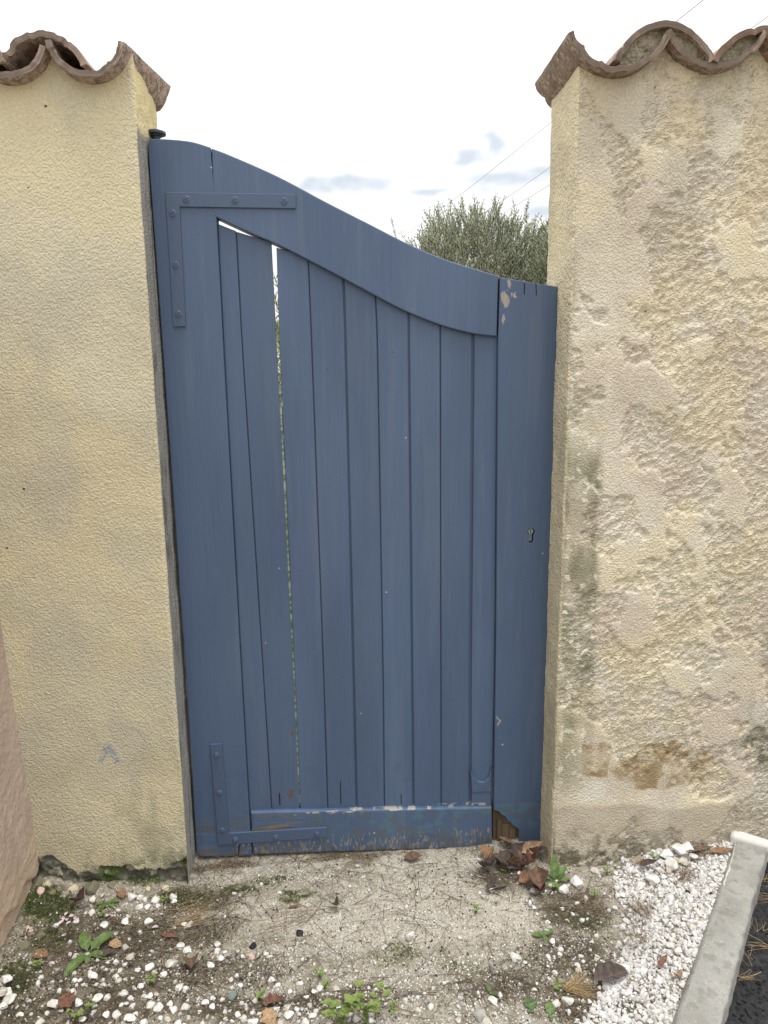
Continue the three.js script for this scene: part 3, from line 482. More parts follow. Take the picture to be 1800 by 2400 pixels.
// top rail
{
  const up = curve([[496, 347], [543, 365], [651, 413], [760, 471], [868, 526], [954, 570], [1036, 605], [1106, 628], [1168, 646]], 48);
  const low = curve([[502, 507], [586, 546], [640, 569], [694, 595], [803, 652], [900, 704], [954, 731], [1036, 763], [1109, 782], [1164, 788]], 48);
  part('top_rail', board([...up, ...low.reverse()], 0.0005, 0.043, 0.0025), paint, gate);
  const t1 = [[480, 348], [512, 360], [516, 500], [492, 500]].map(p => v2(...p)), t2 = [[1150, 650], [1190, 660], [1190, 780], [1150, 780]].map(p => v2(...p));
  part('tenon', board(t1, -0.016, 0.012, 0), bareWood, gate); part('tenon', board(t2, -0.016, 0.012, 0), bareWood, gate);
}
// bottom rail, proud of the boards, its upper end split at the hinge side
{
  const pts = [[588, 1905], [640, 1903], [860, 1899], [1000, 1896], [1153, 1893], [1154, 1985], [900, 1994], [593, 2004]].map(p => v2(...p));
  const g = board(pts, -0.0005, 0.041, 0.004); part('bottom_rail', g, paint, gate);
  const chip = [[590, 1944], [625, 1938], [665, 1933], [690, 1936], [650, 1942], [600, 1948]].map(p => v2(...p));
  part('split', board(chip, 0.0008, 0.003, 0.0004), bareWood, gate, 'dark split in the bottom rail beside the corner plate');
}
// nine boards, seam pairs alternately tight and open
{
  const seams = [[[507, 505], [522, 800], [566, 1600], [583, 1900]], [[553, 530], [567, 800], [618.5, 1600], [637, 1900]], [[641, 560], [651, 800], [690, 1600], [703, 1900]], [[722, 600], [730, 800], [759, 1600], [768, 1900]], [[805, 645], [809.5, 800], [829, 1600], [836, 1900]],
    [[880, 690], [884.5, 800], [898, 1600], [901, 1900]], [[958, 725], [958, 800], [966, 1600], [969, 1900]], [[1032, 755], [1032, 800], [1033.5, 1600], [1034, 1900]], [[1109, 778], [1109, 800], [1102, 1600], [1102, 1900]], [[1168, 780], [1168, 800], [1161, 1600], [1154, 1900]]];
  const at = (k, y) => { const s = seams[k]; let i = 0; while (i < s.length - 2 && y > s[i + 1][1]) i++; const [a, b] = [s[i], s[i + 1]]; return lerp(a[0], b[0], (y - a[1]) / (b[1] - a[1])); };
  const gapPx = [4.2, 2.2, 0, 2.2, 4.2, 2.2, 4.2, 2, 6, 4];            // seam widths in photograph pixels
  const gap = (k, y) => k === 2 ? (y < 720 ? lerp(12, 9, (y - 560) / 160) : y < 1000 ? lerp(9, 6.5, (y - 720) / 280) : lerp(6.5, 3, (y - 1000) / 900)) : gapPx[k];
  const tops = [[524, 541], [543, 567], [580, 600], [598, 640], [636, 680], [674, 716], [706, 742], [738, 766], [778, 784]];
  for (let k = 0; k < 9; k++) {
    const [ta, tb] = tops[k], L = [], R = [], yb = 1912;
    for (let i = 0; i <= 12; i++) { const y = lerp(ta, yb, i / 12), y2 = lerp(tb, yb, i / 12); L.push(v2(at(k, y) + gap(k, y) / 2, y, PL)); R.push(v2(at(k + 1, y2) - gap(k + 1, y2) / 2, y2, PL)); }
    const front = board([...L, ...R.reverse()], PL - 0.0006 * (k % 2), 0.018, k === 1 || k === 2 ? 0.0014 : 0.0022);
    const geos = [front];
    if (k !== 1 && k !== 8) {                                                // tongue that closes the seam to the right
      const T = [], U = []; for (let i = 0; i <= 8; i++) { const y = lerp(tb + 2, yb, i / 8), x = at(k + 1, y); T.push(v2(x - 6, y, PL)); U.push(v2(x + 6, y, PL)); }
      geos.push(board([...T, ...U.reverse()], PL - 0.0065, 0.005, 0));
    }
    const g = mergeGeometries(geos.map(q => q.index ? q.toNonIndexed() : q));
    const b = part('board', g, boardPaint[k % 3], gate);
    if (k === 1) {                                                           // shrunken joint: old pale green tongue below, daylight above
      const T = [], U = []; for (let i = 0; i <= 14; i++) { const y = lerp(900, 1890, i / 14), x = at(2, y), w = 0.6 * (vn(i * 1.7, 3, 551) - 0.5); T.push(v2(x - 5 + w, y, PL)); U.push(v2(x + 2.2 + w * 3, y, PL)); }
      part('tongue', planarUV(board([...T, ...U.reverse()], PL - 0.004, 0.006, 0.0004)), std({ map: colourTex(64, 1024, (u, v) => mix([84, 104, 90], [158, 172, 150], ss(0.3, 0.7, fbm(u * 8, v * 260, 552, 3)))), roughness: 0.8 }), b, 'old pale green paint on the tongue in the open joint');
      const S = [], V = []; for (let i = 0; i <= 8; i++) { const y = lerp(1300, 1900, i / 8), x = at(2, y); S.push(v2(x - 7, y, PL)); V.push(v2(x + 7, y, PL)); }
      part('tongue', board([...S, ...V.reverse()], PL - 0.011, 0.004, 0), bareWood, b);
    }
  }
  // swollen paint drip where the last board ends
  const d = board([[1112, 1822], [1122, 1834], [1136, 1836], [1146, 1826], [1152, 1800], [1153, 1860], [1107, 1862], [1104, 1806]].map(p => v2(...p)), PL + 0.006, 0.008, 0.003); part('filler', d, paint, gate, 'swollen filler round the foot of the narrow last board');
  const g2 = board([[1108, 1855], [1150, 1853], [1152, 1894], [1106, 1896]].map(p => v2(...p)), PL + 0.004, 0.006, 0.0018); part('filler', g2, paint, gate, 'sunken filler under the narrow last board');
}
// cracks: real slits cut as dark narrow gaps are too thin to cut; near-black strips laid on top paint in their shade
[[1229, 662, 1229, 690, 2.2], [1256, 664, 1257, 692, 1.8], [655, 1858, 656, 1886, 2.6], [798, 1830, 799, 1884, 1.8], [561, 1978, 559, 2003, 3], [940, 1860, 941, 1884, 1.6]].forEach(([x0, y0, x1, y1, w], k) => {
  const z = y0 > 1800 && y0 < 1900 ? PL : 0; const g = board([v2(x0 - w / 2, y0, z), v2(x0 + w / 2, y0 + 2, z), v2(x1 + w / 2, y1, z), v2(x1 - w / 2, y1, z)], z + 0.0007, 0.002, 0);
  part('crack', g, std({ color: 0x1d1a18, roughness: 1 }), gate);
});
// corner plates with screws and bolts
const inZ1 = (x, y) => v2(x / 1.8433, y / 1.8433, 0.004), inZ4 = (x, y) => v2(430 + x / 4.1475, 1700 + y / 4.1475, 0.004);
function dome(r, h, cross) {
  const nr = 9, nt = 40, pos = [0, 0, cross ? h - 0.0012 : h], idx = [];
  for (let i = 1; i <= nr; i++) for (let j = 0; j < nt; j++) { const a = j / nt * 2 * Math.PI, q = i / nr, x = r * q * Math.cos(a), y = r * q * Math.sin(a); let z = h * Math.sqrt(Math.max(0, 1 - q * q)); if (cross && q < 0.72 && (Math.abs(x) < r * 0.14 || Math.abs(y) < r * 0.14)) z -= 0.0013; pos.push(x, y, Math.max(z, -0.0002)); }
  for (let j = 0; j < nt; j++) { idx.push(0, 1 + j, 1 + (j + 1) % nt); for (let i = 1; i < nr; i++) { const a = 1 + (i - 1) * nt + j, b = 1 + (i - 1) * nt + (j + 1) % nt; idx.push(a, a + nt, b, b, a + nt, b + nt); } }
  const g = new THREE.BufferGeometry(); g.setAttribute('position', new THREE.Float32BufferAttribute(pos, 3)); g.setIndex(idx); return toCreasedNormals(g.toNonIndexed(), 0.9);
}
{
  const up = part('corner_plate', board([[714, 830], [1278, 838], [1278, 901], [776, 893], [802, 1410], [749, 1412]].map(p => inZ1(...p)), 0.0046, 0.0046, 0.0009), metalPaint, gate, 'upper painted steel corner plate with cross-head screws');
  const screw = dome(0.0078, 0.0034, true);
  [[805, 862, 0.4], [1015, 865, 0.2], [1228, 870, 0.9], [746, 922, 0.5], [759, 1145, 0.8], [770, 1357, 0.6]].forEach(([x, y, a]) => { const s = part('screw', screw, metalPaint, up), c = inZ1(x, y); s.position.set(c.x, c.y, 0.0046); s.rotation.z = a; });
  const dn = part('corner_plate', board([[260, 182], [372, 178], [442, 1047], [1392, 990], [1400, 1086], [338, 1162]].map(p => inZ4(...p)), 0.0056, 0.0056, 0.0009), metalPaint, gate, 'lower painted steel corner plate with round bolt heads');
  const bolt = dome(0.0068, 0.0045, false), shank = new THREE.CylinderGeometry(0.0032, 0.0036, 0.008, 14).rotateX(Math.PI / 2);
  [[320, 285, 1], [350, 650, 0], [378, 1015, 0], [505, 1105, 1], [900, 1085, 1], [1298, 1052, 0]].forEach(([x, y, k]) => { const s = part('bolt', bolt, metalPaint, dn), c = inZ4(x, y); s.position.set(c.x, c.y, 0.0056); if (k) { const q = part('bolt_tip', shank, metalPaint, dn); q.position.set(c.x, c.y, 0.0056 + 0.0045); } });
}
// hinge on top of the stile: eye strap let into the wall, pin through it
{
  const p = onZ(366, 320, -0.02), h = thing('gate_hinge', 'dark steel pivot hinge fixed to the yellow wall above the gate', 'hinge', [p.x, p.y, -0.02]);
  const hm = std({ color: 0x3c4650, roughness: 0.55, metalness: 0.3 });
  const sh = new THREE.Shape(); sh.absarc(0, 0, 0.02, -Math.PI * 0.75, Math.PI * 0.75, false); sh.lineTo(-0.05, 0.013); sh.lineTo(-0.05, -0.013); sh.closePath();
  part('strap', new THREE.ExtrudeGeometry(sh, { depth: 0.004, bevelEnabled: true, bevelSize: 0.001, bevelThickness: 0.001, bevelSegments: 2 }).rotateX(-Math.PI / 2).translate(0, 0.004, 0), hm, h);
  part('pin', new THREE.CylinderGeometry(0.009, 0.009, 0.03, 20).translate(0, -0.002, 0), hm, h); part('washer', new THREE.CylinderGeometry(0.0135, 0.0135, 0.003, 24).translate(0, 0.0015, 0), hm, h);
}
console.log('gate done');

// ================================================================== STONES
const R = rng(77);
function stoneGeometry(seed, facet) {
  const r = rng(seed); let g = new THREE.IcosahedronGeometry(1, 2); g.deleteAttribute('normal'); g.deleteAttribute('uv'); g = mergeVertices(g, 1e-4);
  const p = g.attributes.position, planes = []; for (let k = 0; k < facet; k++) { const v = new THREE.Vector3(r() - 0.5, r() - 0.5, r() - 0.5).normalize(); planes.push([v, 0.5 + 0.36 * r()]); }
  const o = seed * 3.7;
  for (let i = 0; i < p.count; i++) { const v = new THREE.Vector3().fromBufferAttribute(p, i); for (const [n, d] of planes) { const q = v.dot(n); if (q > d) v.addScaledVector(n, d - q); } v.multiplyScalar(0.92 + 0.26 * (fbm(v.x * 1.6 + o, v.y * 1.6 + v.z * 1.3 + o, seed, 3) - 0.3)); v.x *= 1; v.y *= 0.68; v.z *= 0.82; p.setXYZ(i, v.x, v.y, v.z); }
  const col = []; for (let i = 0; i < p.count; i++) { const d = ss(0.42, 0.68, fbm(p.getX(i) * 2.6 + o, p.getY(i) * 2.6 + p.getZ(i) * 2.1 + o, seed + 5, 3)), w = 0.92 + 0.08 * r(); col.push(...mix([w, w, w], [0.62, 0.57, 0.49], 0.75 * d)); }
  g.setAttribute('color', new THREE.Float32BufferAttribute(col, 3));
  return toCreasedNormals(g.toNonIndexed(), 0.5);
}
const stones = Array.from({ length: 10 }, (_, k) => stoneGeometry(11 + k * 7, 7 + k % 6));
const chips = Array.from({ length: 4 }, (_, k) => { let g = new THREE.IcosahedronGeometry(1, 0); g.deleteAttribute('uv'); g.deleteAttribute('normal'); g = mergeVertices(g); const p = g.attributes.position, r = rng(300 + k); for (let i = 0; i < p.count; i++) p.setXYZ(i, p.getX(i) * (0.7 + 0.5 * r()), p.getY(i) * (0.5 + 0.4 * r()), p.getZ(i) * (0.7 + 0.5 * r())); g = g.toNonIndexed(); g.computeVertexNormals(); return g; });
const stoneBump = greyTex(256, 256, (u, v) => 0.6 * fbm(u * 24, v * 24, 601, 4) + 0.4 * vn(u * 110, v * 110, 602));
const white = [0xdad8d3, 0xd0cdc6, 0xe0deda, 0xbfb9ad].map(c => std({ color: c, roughness: 0.95, vertexColors: true }));
const shade = { pink: std({ color: 0xc2a99c, roughness: 0.9 }), grey: std({ color: 0x9c9b93, roughness: 0.9 }), green: std({ color: 0x6c7a70, roughness: 0.8 }), black: std({ color: 0x1c1c1f, roughness: 0.75 }), cream: std({ color: 0xb9ae92, roughness: 1 }), earth: std({ color: 0x6f6a55, roughness: 1 }) };
const placed = [];
function layStone(px, py, size, opt = {}) {                                    // size: width in photograph pixels
  let p = onY(px, py, 0); for (let k = 0; k < 3; k++) p = onY(px, py, soilY(p.x, p.z) + 0.003);
  const z = EYEP.distanceTo(p), r = opt.r ?? size / 2 / FOCAL * z * 1.06;
  return putStone(p.x, p.z, r, opt);
}
function putStone(x, z, r, { mat, label, group, tall, name = 'white_pebble', category = 'pebble', lift = 0 } = {}) {
  const m = new THREE.Mesh(stones[Math.floor(R() * 10)], mat ?? white[Math.floor(R() * 3.35)]); m.name = numbered(name); dress(m);
  const e = tall ? 1.5 : 0.8 + 0.25 * R();
  m.scale.set(r * (1 + 0.15 * (R() - 0.5)), r * e * (tall ? 1.1 : 1), r * (1 + 0.15 * (R() - 0.5)) * (tall ? 0.9 : 1)); m.rotation.set(0.5 * (R() - 0.5), R() * 6.28, 0.5 * (R() - 0.5));
  m.position.set(x, soilY(x, z) + r * e * 0.68 * 0.34 + lift, z); scene.add(m); tag(m, label, category, group); placed.push([x, z, r]); return m;
}
const loose = { label: 'loose white pebble on the soil in front of the yellow wall or gate', group: 'white pebbles scattered on the soil before the gate' };
const bed = { label: 'white stone in the gravel bed between right wall and kerb', group: 'larger stones in the white gravel bed', name: 'gravel_stone', category: 'stone' };
const fromZoom = (ox, oy, s, list, opt) => list.forEach(([x, y, w]) => layStone(ox + x / s, oy + y / s, w * 1.9 / s, opt));
fromZoom(0, 1950, 3.687, [[805, 575, 38], [1140, 560, 45], [1210, 560, 30], [1255, 575, 25], [1340, 580, 45], [1205, 640, 35], [1280, 635, 35], [1360, 625, 30], [1495, 555, 35], [1500, 595, 28], [1020, 665, 22], [790, 685, 30], [740, 695, 20], [1080, 775, 38], [1280, 775, 36], [900, 805, 38], [485, 805, 25], [660, 770, 26], [1590, 795, 24], [1620, 815, 30], [1650, 780, 25], [1210, 865, 25], [998, 870, 18], [600, 945, 18], [260, 1130, 20], [1560, 985, 40], [1615, 1020, 38], [1130, 1070, 40], [1005, 1120, 30], [935, 1120, 20], [1080, 1140, 25], [1190, 1190, 25], [1480, 1140, 56], [1295, 1160, 38], [1340, 1210, 30], [1415, 1225, 32], [800, 1245, 40], [350, 1250, 25], [640, 1285, 25], [690, 1270, 22], [885, 1275, 22], [1000, 1245, 28], [1025, 1280, 28], [890, 1320, 28], [1080, 1270, 25], [475, 1480, 58], [510, 1375, 28], [630, 1395, 42], [845, 1435, 40], [920, 1430, 35], [1070, 1400, 52], [680, 1475, 38], [1300, 1405, 30], [1350, 1400, 22], [1210, 1330, 30], [1160, 1345, 25], [1250, 1425, 30], [1130, 1430, 25], [1300, 1490, 42], [1370, 1510, 48], [1470, 1480, 32], [1500, 1530, 40], [1555, 1345, 45], [1605, 1360, 32], [1140, 1500, 28], [1090, 1480, 25], [1045, 1490, 25], [915, 1575, 30], [1010, 1575, 38], [1120, 1615, 45], [1600, 1515, 40], [1170, 1570, 25], [1380, 1600, 25], [710, 1620, 35], [170, 1580, 28], [350, 1640, 40], [400, 1560, 26], [1250, 1640, 36], [1450, 1610, 30], [1540, 1640, 34]], loose);
fromZoom(400, 1950, 3.318, [[75, 885, 36], [130, 920, 32], [235, 880, 20], [362, 870, 32], [365, 925, 28], [392, 978, 36], [312, 1030, 32], [425, 930, 18], [560, 965, 25], [740, 940, 24], [770, 965, 20], [495, 475, 18], [845, 468, 18], [705, 403, 16], [780, 1145, 32], [465, 1145, 24], [540, 1190, 22], [835, 1180, 22], [1010, 1168, 20], [925, 1235, 20], [1115, 1240, 24], [1165, 1210, 28], [1285, 1215, 32], [1055, 1278, 22], [655, 1305, 24], [740, 1325, 22], [820, 1378, 34], [910, 1360, 38], [985, 1370, 22], [1085, 1345, 25], [920, 1425, 40], [1200, 1335, 30], [1105, 1425, 32], [1135, 1390, 30], [270, 1325, 32], [325, 1290, 26], [405, 1300, 24], [325, 1355, 24], [425, 1450, 24], [525, 1415, 24], [560, 1450, 38], [640, 1400, 25], [640, 1475, 38], [860, 1480, 33], [1050, 1475, 30], [1440, 1450, 28], [1395, 1415, 22], [1240, 1475, 30], [1300, 1350, 24], [1440, 1080, 22], [1450, 260, 20], [1500, 340, 16], [1395, 415, 18], [1560, 1465, 26]], loose);
fromZoom(900, 1950, 3.016, [[660, 200, 28], [765, 413, 22], [190, 795, 22], [930, 888, 38], [1262, 540, 16], [1295, 622, 18], [1470, 773, 18], [1190, 772, 26], [1160, 880, 20], [1405, 910, 20], [1505, 885, 26], [1545, 905, 16], [1375, 975, 24], [1210, 990, 18], [1165, 1030, 18], [290, 1140, 18], [185, 1080, 16], [245, 1258, 26], [325, 1235, 28], [525, 1330, 22], [720, 1335, 35], [770, 1190, 36], [735, 1095, 18], [665, 1135, 18], [1080, 1065, 16], [1060, 1112, 18], [1300, 1195, 40], [1215, 1215, 34], [1410, 1195, 20], [1455, 1195, 22], [1500, 1335, 28], [1365, 1330, 22], [780, 1280, 20]], loose);
// pebbles with a look of their own
layStone(900 + 185 / 3.016, 1950 + 745 / 3.016, 24, { label: 'white chalky pebble standing alone on the pale sand before the gate', category: 'pebble', tall: true });
layStone(900 + 160 / 3.016, 1950 + 530 / 3.016, 12, { label: 'small upright white stone splinter in the sand close to the gate', category: 'pebble', tall: true });
layStone(900 + 1265 / 3.016, 1950 + 405 / 3.016, 28, { label: 'rough white stone beside the weed at the wall corner', category: 'pebble' });
layStone(900 + 1360 / 3.016, 1950 + 355 / 3.016, 34, { label: 'big white pebble at the foot of the rough wall near the weed', category: 'pebble' });
layStone(900 + 1490 / 3.016, 1950 + 280 / 3.016, 22, { label: 'white pebble touching the base of the rough wall', category: 'pebble' });
layStone(900 + 690 / 3.016, 1950 + 1305 / 3.016, 32, { label: 'dull pinkish grey flat pebble', category: 'pebble', mat: shade.grey, name: 'grey_pebble' });
layStone(400 + 625 / 3.318, 1950 + 960 / 3.318, 22, { label: 'pinkish pebble next to a black lump', category: 'pebble', mat: shade.pink, name: 'pink_pebble' });
layStone(400 + 490 / 3.318, 1950 + 1265 / 3.318, 26, { label: 'flat grey green pebble among the white ones', category: 'pebble', mat: shade.green, name: 'green_pebble' });
layStone(1080 / 3.687, 1950 + 1000 / 3.687, 18, { label: 'small grey stone beside the rosette weed', category: 'pebble', mat: shade.grey, name: 'grey_pebble' });
[[400 + 1003 / 3.318, 1950 + 780 / 3.318, 20, 'largest black asphalt lump lying on the pale sand'], [400 + 640 / 3.318, 1950 + 885 / 3.318, 17, 'black asphalt lump just behind the pinkish pebble'], [400 + 545 / 3.318, 1950 + 1145 / 3.318, 12, 'black asphalt crumb between small white pebbles'], [1135 / 3.687, 1950 + 1155 / 3.687, 13, 'round black crumb beside white pebbles near the rosette weed']].forEach(([x, y, s, l]) => layStone(x, y, s, { label: l, category: 'asphalt lump', mat: shade.black, name: 'asphalt_lump' }));
// stacked white rubble at the foot of the pink wall
[[20, 1290, 42, 0], [62, 1310, 44, 0.012], [62, 1385, 52, 0], [85, 1450, 48, 0], [15, 1420, 46, 0.01], [25, 1500, 44, 0]].forEach(([x, y, s, lift]) => layStone(x / 3.687, 1950 + y / 3.687, s * 1.9 / 3.687, { label: 'white lump in the heap at the foot of the pink wall', category: 'stone', group: 'white lumps heaped by the pink wall', name: 'white_lump', lift }));
// lumps of broken render at the foot of the yellow wall
[[110, 2068, 26, shade.cream], [140, 2080, 20, shade.earth], [88, 2058, 30, shade.earth], [170, 2076, 26, shade.cream], [215, 2080, 44, shade.earth], [262, 2070, 24, shade.earth], [345, 2078, 24, shade.cream], [385, 2078, 22, shade.cream], [95, 2085, 22, shade.pink], [68, 2175, 20, shade.pink], [92, 2190, 34, shade.earth], [55, 2215, 32, shade.earth], [120, 2086, 26, shade.earth]].forEach(([x, y, s, mat]) => layStone(x, y, s * 0.85, { lift: -0.004, label: 'crumbled lump of render at the foot of the yellow wall', category: 'rubble', group: 'crumbled render along the wall foot', mat, name: 'render_lump' }));
// stones in the white gravel bed: named ones, then the largest of the rest
fromZoom(1450, 1950, 4.74, [[620, 320, 62], [720, 230, 60], [560, 420, 55], [400, 570, 56], [230, 620, 46], [1017, 255, 40], [740, 590, 34], [810, 600, 30], [950, 600, 32], [1100, 330, 28], [760, 480, 28], [500, 490, 38], [125, 920, 38], [90, 980, 40], [40, 1060, 40], [690, 1100, 40], [640, 1090, 36], [820, 1060, 42], [740, 960, 42], [520, 990, 48], [690, 1190, 38], [770, 1430, 38], [740, 1500, 36], [820, 1490, 34], [1060, 770, 38], [1070, 710, 34], [700, 1690, 50], [770, 1700, 38], [620, 1860, 46]], bed);
layStone(1450 + 522 / 4.74, 1950 + 180 / 4.74, 16, { ...bed, label: 'upright white stone leaning on the rough wall above the gravel', group: undefined, tall: true });
[[1560, 2012, 30, 0.012], [1590, 2004, 32, 0.014], [1612, 1996, 28, 0.014], [1575, 2034, 30, 0.008], [1602, 2028, 26, 0.010], [1545, 2042, 26, 0.004], [1530, 2066, 30, 0.004], [1500, 2076, 26, 0.002], [1625, 2014, 22, 0.006]].forEach(([x, y, w, lift]) => layStone(x, y, w, { label: 'chunky white lump in the heap of stones against the rough wall', group: 'white lumps heaped against the rough wall', name: 'white_lump', category: 'stone', lift }));
[[1612, 2092, 11, 'black crumb in the white gravel below the heap of lumps'], [1668, 2096, 9, 'black crumb in the white gravel near the kerb'], [1684, 2126, 13, 'largest black crumb in the white gravel, beside the kerb'], [1618, 2298, 13, 'black crumb in the white gravel next to a small dull leaf']].forEach(([x, y, w, l]) => layStone(x, y, w, { label: l, category: 'asphalt lump', mat: shade.black, name: 'asphalt_lump', lift: 0.003 }));
const bedPoly = [[1440, 2030], [1560, 1985], [1735, 1990], [1715, 2060], [1600, 2420], [1330, 2420], [1390, 2330], [1450, 2230], [1480, 2130], [1445, 2080]].map(([x, y]) => { const p = onY(x, y, 0.03); return [p.x, p.z]; });
const inside = (poly, x, z) => { let c = false; for (let i = 0, j = poly.length - 1; i < poly.length; j = i++) if ((poly[i][1] > z) !== (poly[j][1] > z) && x < (poly[j][0] - poly[i][0]) * (z - poly[i][1]) / (poly[j][1] - poly[i][1]) + poly[i][0]) c = !c; return c; };
const R2 = rng(9001), free = (x, z, r, k = 0.8) => placed.every(([a, b, q]) => (a - x) ** 2 + (b - z) ** 2 > (k * (r + q)) ** 2);
{
  let made = 0, tries = 0;
  while (made < 104 && tries++ < 9000) { const x = lerp(0.5, 1.05, R2()), z = lerp(0.1, 0.62, R2()), r = 0.0062 + 0.006 * R2() * R2(); if (!inside(bedPoly, x, z) || !free(x, z, r, 0.9)) continue; putStone(x, z, r, bed); made++; }
}
// the countless rest --------------------------------------------------------------
const M4 = new THREE.Matrix4(), Q4 = new THREE.Quaternion(), E4 = new THREE.Euler(), P4 = new THREE.Vector3(), S4 = new THREE.Vector3();
function scatter(name, geo, mat, list, label, category) {                       // list: [x, y, z, rx, ry, rz, sx, sy, sz, colour]
  const im = new THREE.InstancedMesh(geo, mat, list.length); list.forEach((a, i) => { Q4.setFromEuler(E4.set(a[3], a[4], a[5])); im.setMatrixAt(i, M4.compose(P4.set(a[0], a[1], a[2]), Q4, S4.set(a[6], a[7], a[8]))); if (a[9]) im.setColorAt(i, new THREE.Color().setRGB(...a[9])); });
  im.name = numbered(name); im.castShadow = im.receiveShadow = true; scene.add(im); return tag(im, label, category, null, 'stuff');
}
{
  const plain = std({ color: 0xffffff, roughness: 0.95 }), dusty = std({ color: 0xffffff, roughness: 0.95, vertexColors: true });
  const bedList = [[], [], []]; let t = 0;
  for (let n = 0; n < 5200 && t < 60000; t++) {
    const x = lerp(0.42, 1.08, R2()), z = lerp(0.08, 0.66, R2()), out = !inside(bedPoly, x, z); if (out && R2() > 0.02 + 0.25 * gravelEdge(x, z)) continue; if (overKerb(x, z).w > -0.004) continue;
    const r = 0.0026 + 0.0068 * Math.pow(R2(), 2.0); if (r > 0.0045 && !free(x, z, r, 0.75)) continue;
    const k = 0.48 + 0.26 * R2(); bedList[n % 3].push([x, soilY(x, z) + r * 0.4 * R2() + 0.003 * R2(), z, R2() * 6, R2() * 6, R2() * 6, r, r * 0.85, r, [k, k * 0.985, k * 0.955]]); n++;
  }
  bedList.forEach((l, i) => scatter('white_gravel', stones[i * 3], dusty, l, ['fine white gravel filling the bed beside the kerb', 'white chippings spread through the gravel bed by the kerb', 'small white stones packed in the gravel bed by the kerb'][i], 'gravel'));
  const grit = []; t = 0;
  while (grit.length < 9000 && t++ < 150000) {
    const x = lerp(SX0 + 0.12, 0.95, R2()), z = lerp(0.0, 0.62, R2()); const d = 0.10 + 0.9 * field(gritBlobs, x, z, 651) + 0.35 * gravelEdge(x, z) - 0.25 * field(sandBlobs, x, z, 31) * ss(0.3, 0.2, z);
    if (R2() > d * (0.35 + 1.3 * ss(0.4, 0.65, fbm(x * 30, z * 30, 652, 3))) || overKerb(x, z).w > -0.006) continue; if (z < FRONT + 0.004 && (x < LEFT_CORNER + 0.005 || x > RIGHT_CORNER - 0.005)) continue;
    const r = 0.0007 + 0.0022 * Math.pow(R2(), 2.2), k = 0.34 + 0.34 * R2(); grit.push([x, soilY(x, z) + r * 0.3, z, R2() * 6, R2() * 6, R2() * 6, r, r, r, [k, k * (0.95 + 0.03 * R2()), k * 0.88]]);
  }
  scatter('grit', chips[0], plain, grit, 'pale grit strewn over the soil in front of the gate', 'grit');
  const small = []; t = 0;
  while (small.length < 1050 && t++ < 90000) {
    const x = lerp(-0.7, 0.72, R2()), z = lerp(0.08, 0.64, R2()); const d = 0.06 + 0.9 * ss(0.33, 0.52, z - 0.12 * ss(0.1, -0.4, x) * -1 * 0.6) * (x < 0.25 ? 1 : 0.6) + 0.25 * ss(-0.3, -0.5, x);
    const r = 0.0028 + 0.0048 * Math.pow(R2(), 1.5); if (R2() > d || !free(x, z, r, 0.85) || overKerb(x, z).w > -0.006) continue; if (z < FRONT + 0.01 && (x < LEFT_CORNER + 0.01 || x > RIGHT_CORNER - 0.01)) continue;
    const k = 0.46 + 0.2 * R2(); small.push([x, soilY(x, z) + r * 0.4, z, R2() * 6, R2() * 6, R2() * 6, r, r * 0.8, r, [k, k * 0.98, k * 0.94]]);
  }
  const crumbs = []; t = 0;
  while (crumbs.length < 8500 && t++ < 190000) { const x = lerp(-0.72, 0.8, R2()), z = lerp(0, 0.64, R2()), d = 0.12 + 0.8 * field(litterBlobs, x, z, 51) + 0.3 * field(mossBlobs, x, z, 41); if (R2() > d * ss(0.35, 0.62, fbm(x * 42, z * 42, 653, 3)) * 1.3 || overKerb(x, z).w > -0.006) continue; if (z < FRONT + 0.004 && (x < LEFT_CORNER + 0.005 || x > RIGHT_CORNER - 0.005)) continue; const r = 0.0008 + 0.0022 * R2() * R2(), k = R2(); crumbs.push([x, soilY(x, z) + r * 0.4, z, R2() * 6, R2() * 6, R2() * 6, r * (1 + R2()), r, r, mix([0.035, 0.028, 0.02], [0.13, 0.105, 0.075], k * k)]); }
  scatter('soil_crumbs', chips[2], plain, crumbs, 'dark crumbs of soil and rotted litter on the ground', 'soil');
  scatter('small_pebbles', stones[4], dusty, small, 'small white pebbles strewn between the larger ones', 'pebbles');
  const tar = []; t = 0;
  while (tar.length < 4200 && t++ < 90000) { const x = lerp(0.7, 1.6, R2()), z = lerp(0.1, 0.9, R2()), o = overKerb(x, z); if (o.w < kWide + 0.006) continue; const r = 0.003 + 0.004 * R2(), k = 0.006 + 0.015 * R2(); tar.push([x, 0.021 + 0.003 * R2(), z, R2() * 6, R2() * 6, R2() * 6, r, r * 0.8, r, [k, k, k * 1.08]]); }
  scatter('asphalt_aggregate', stones[7], std({ color: 0xffffff, roughness: 0.9 }), tar, 'coarse black aggregate of the asphalt beside the kerb', 'asphalt');
}

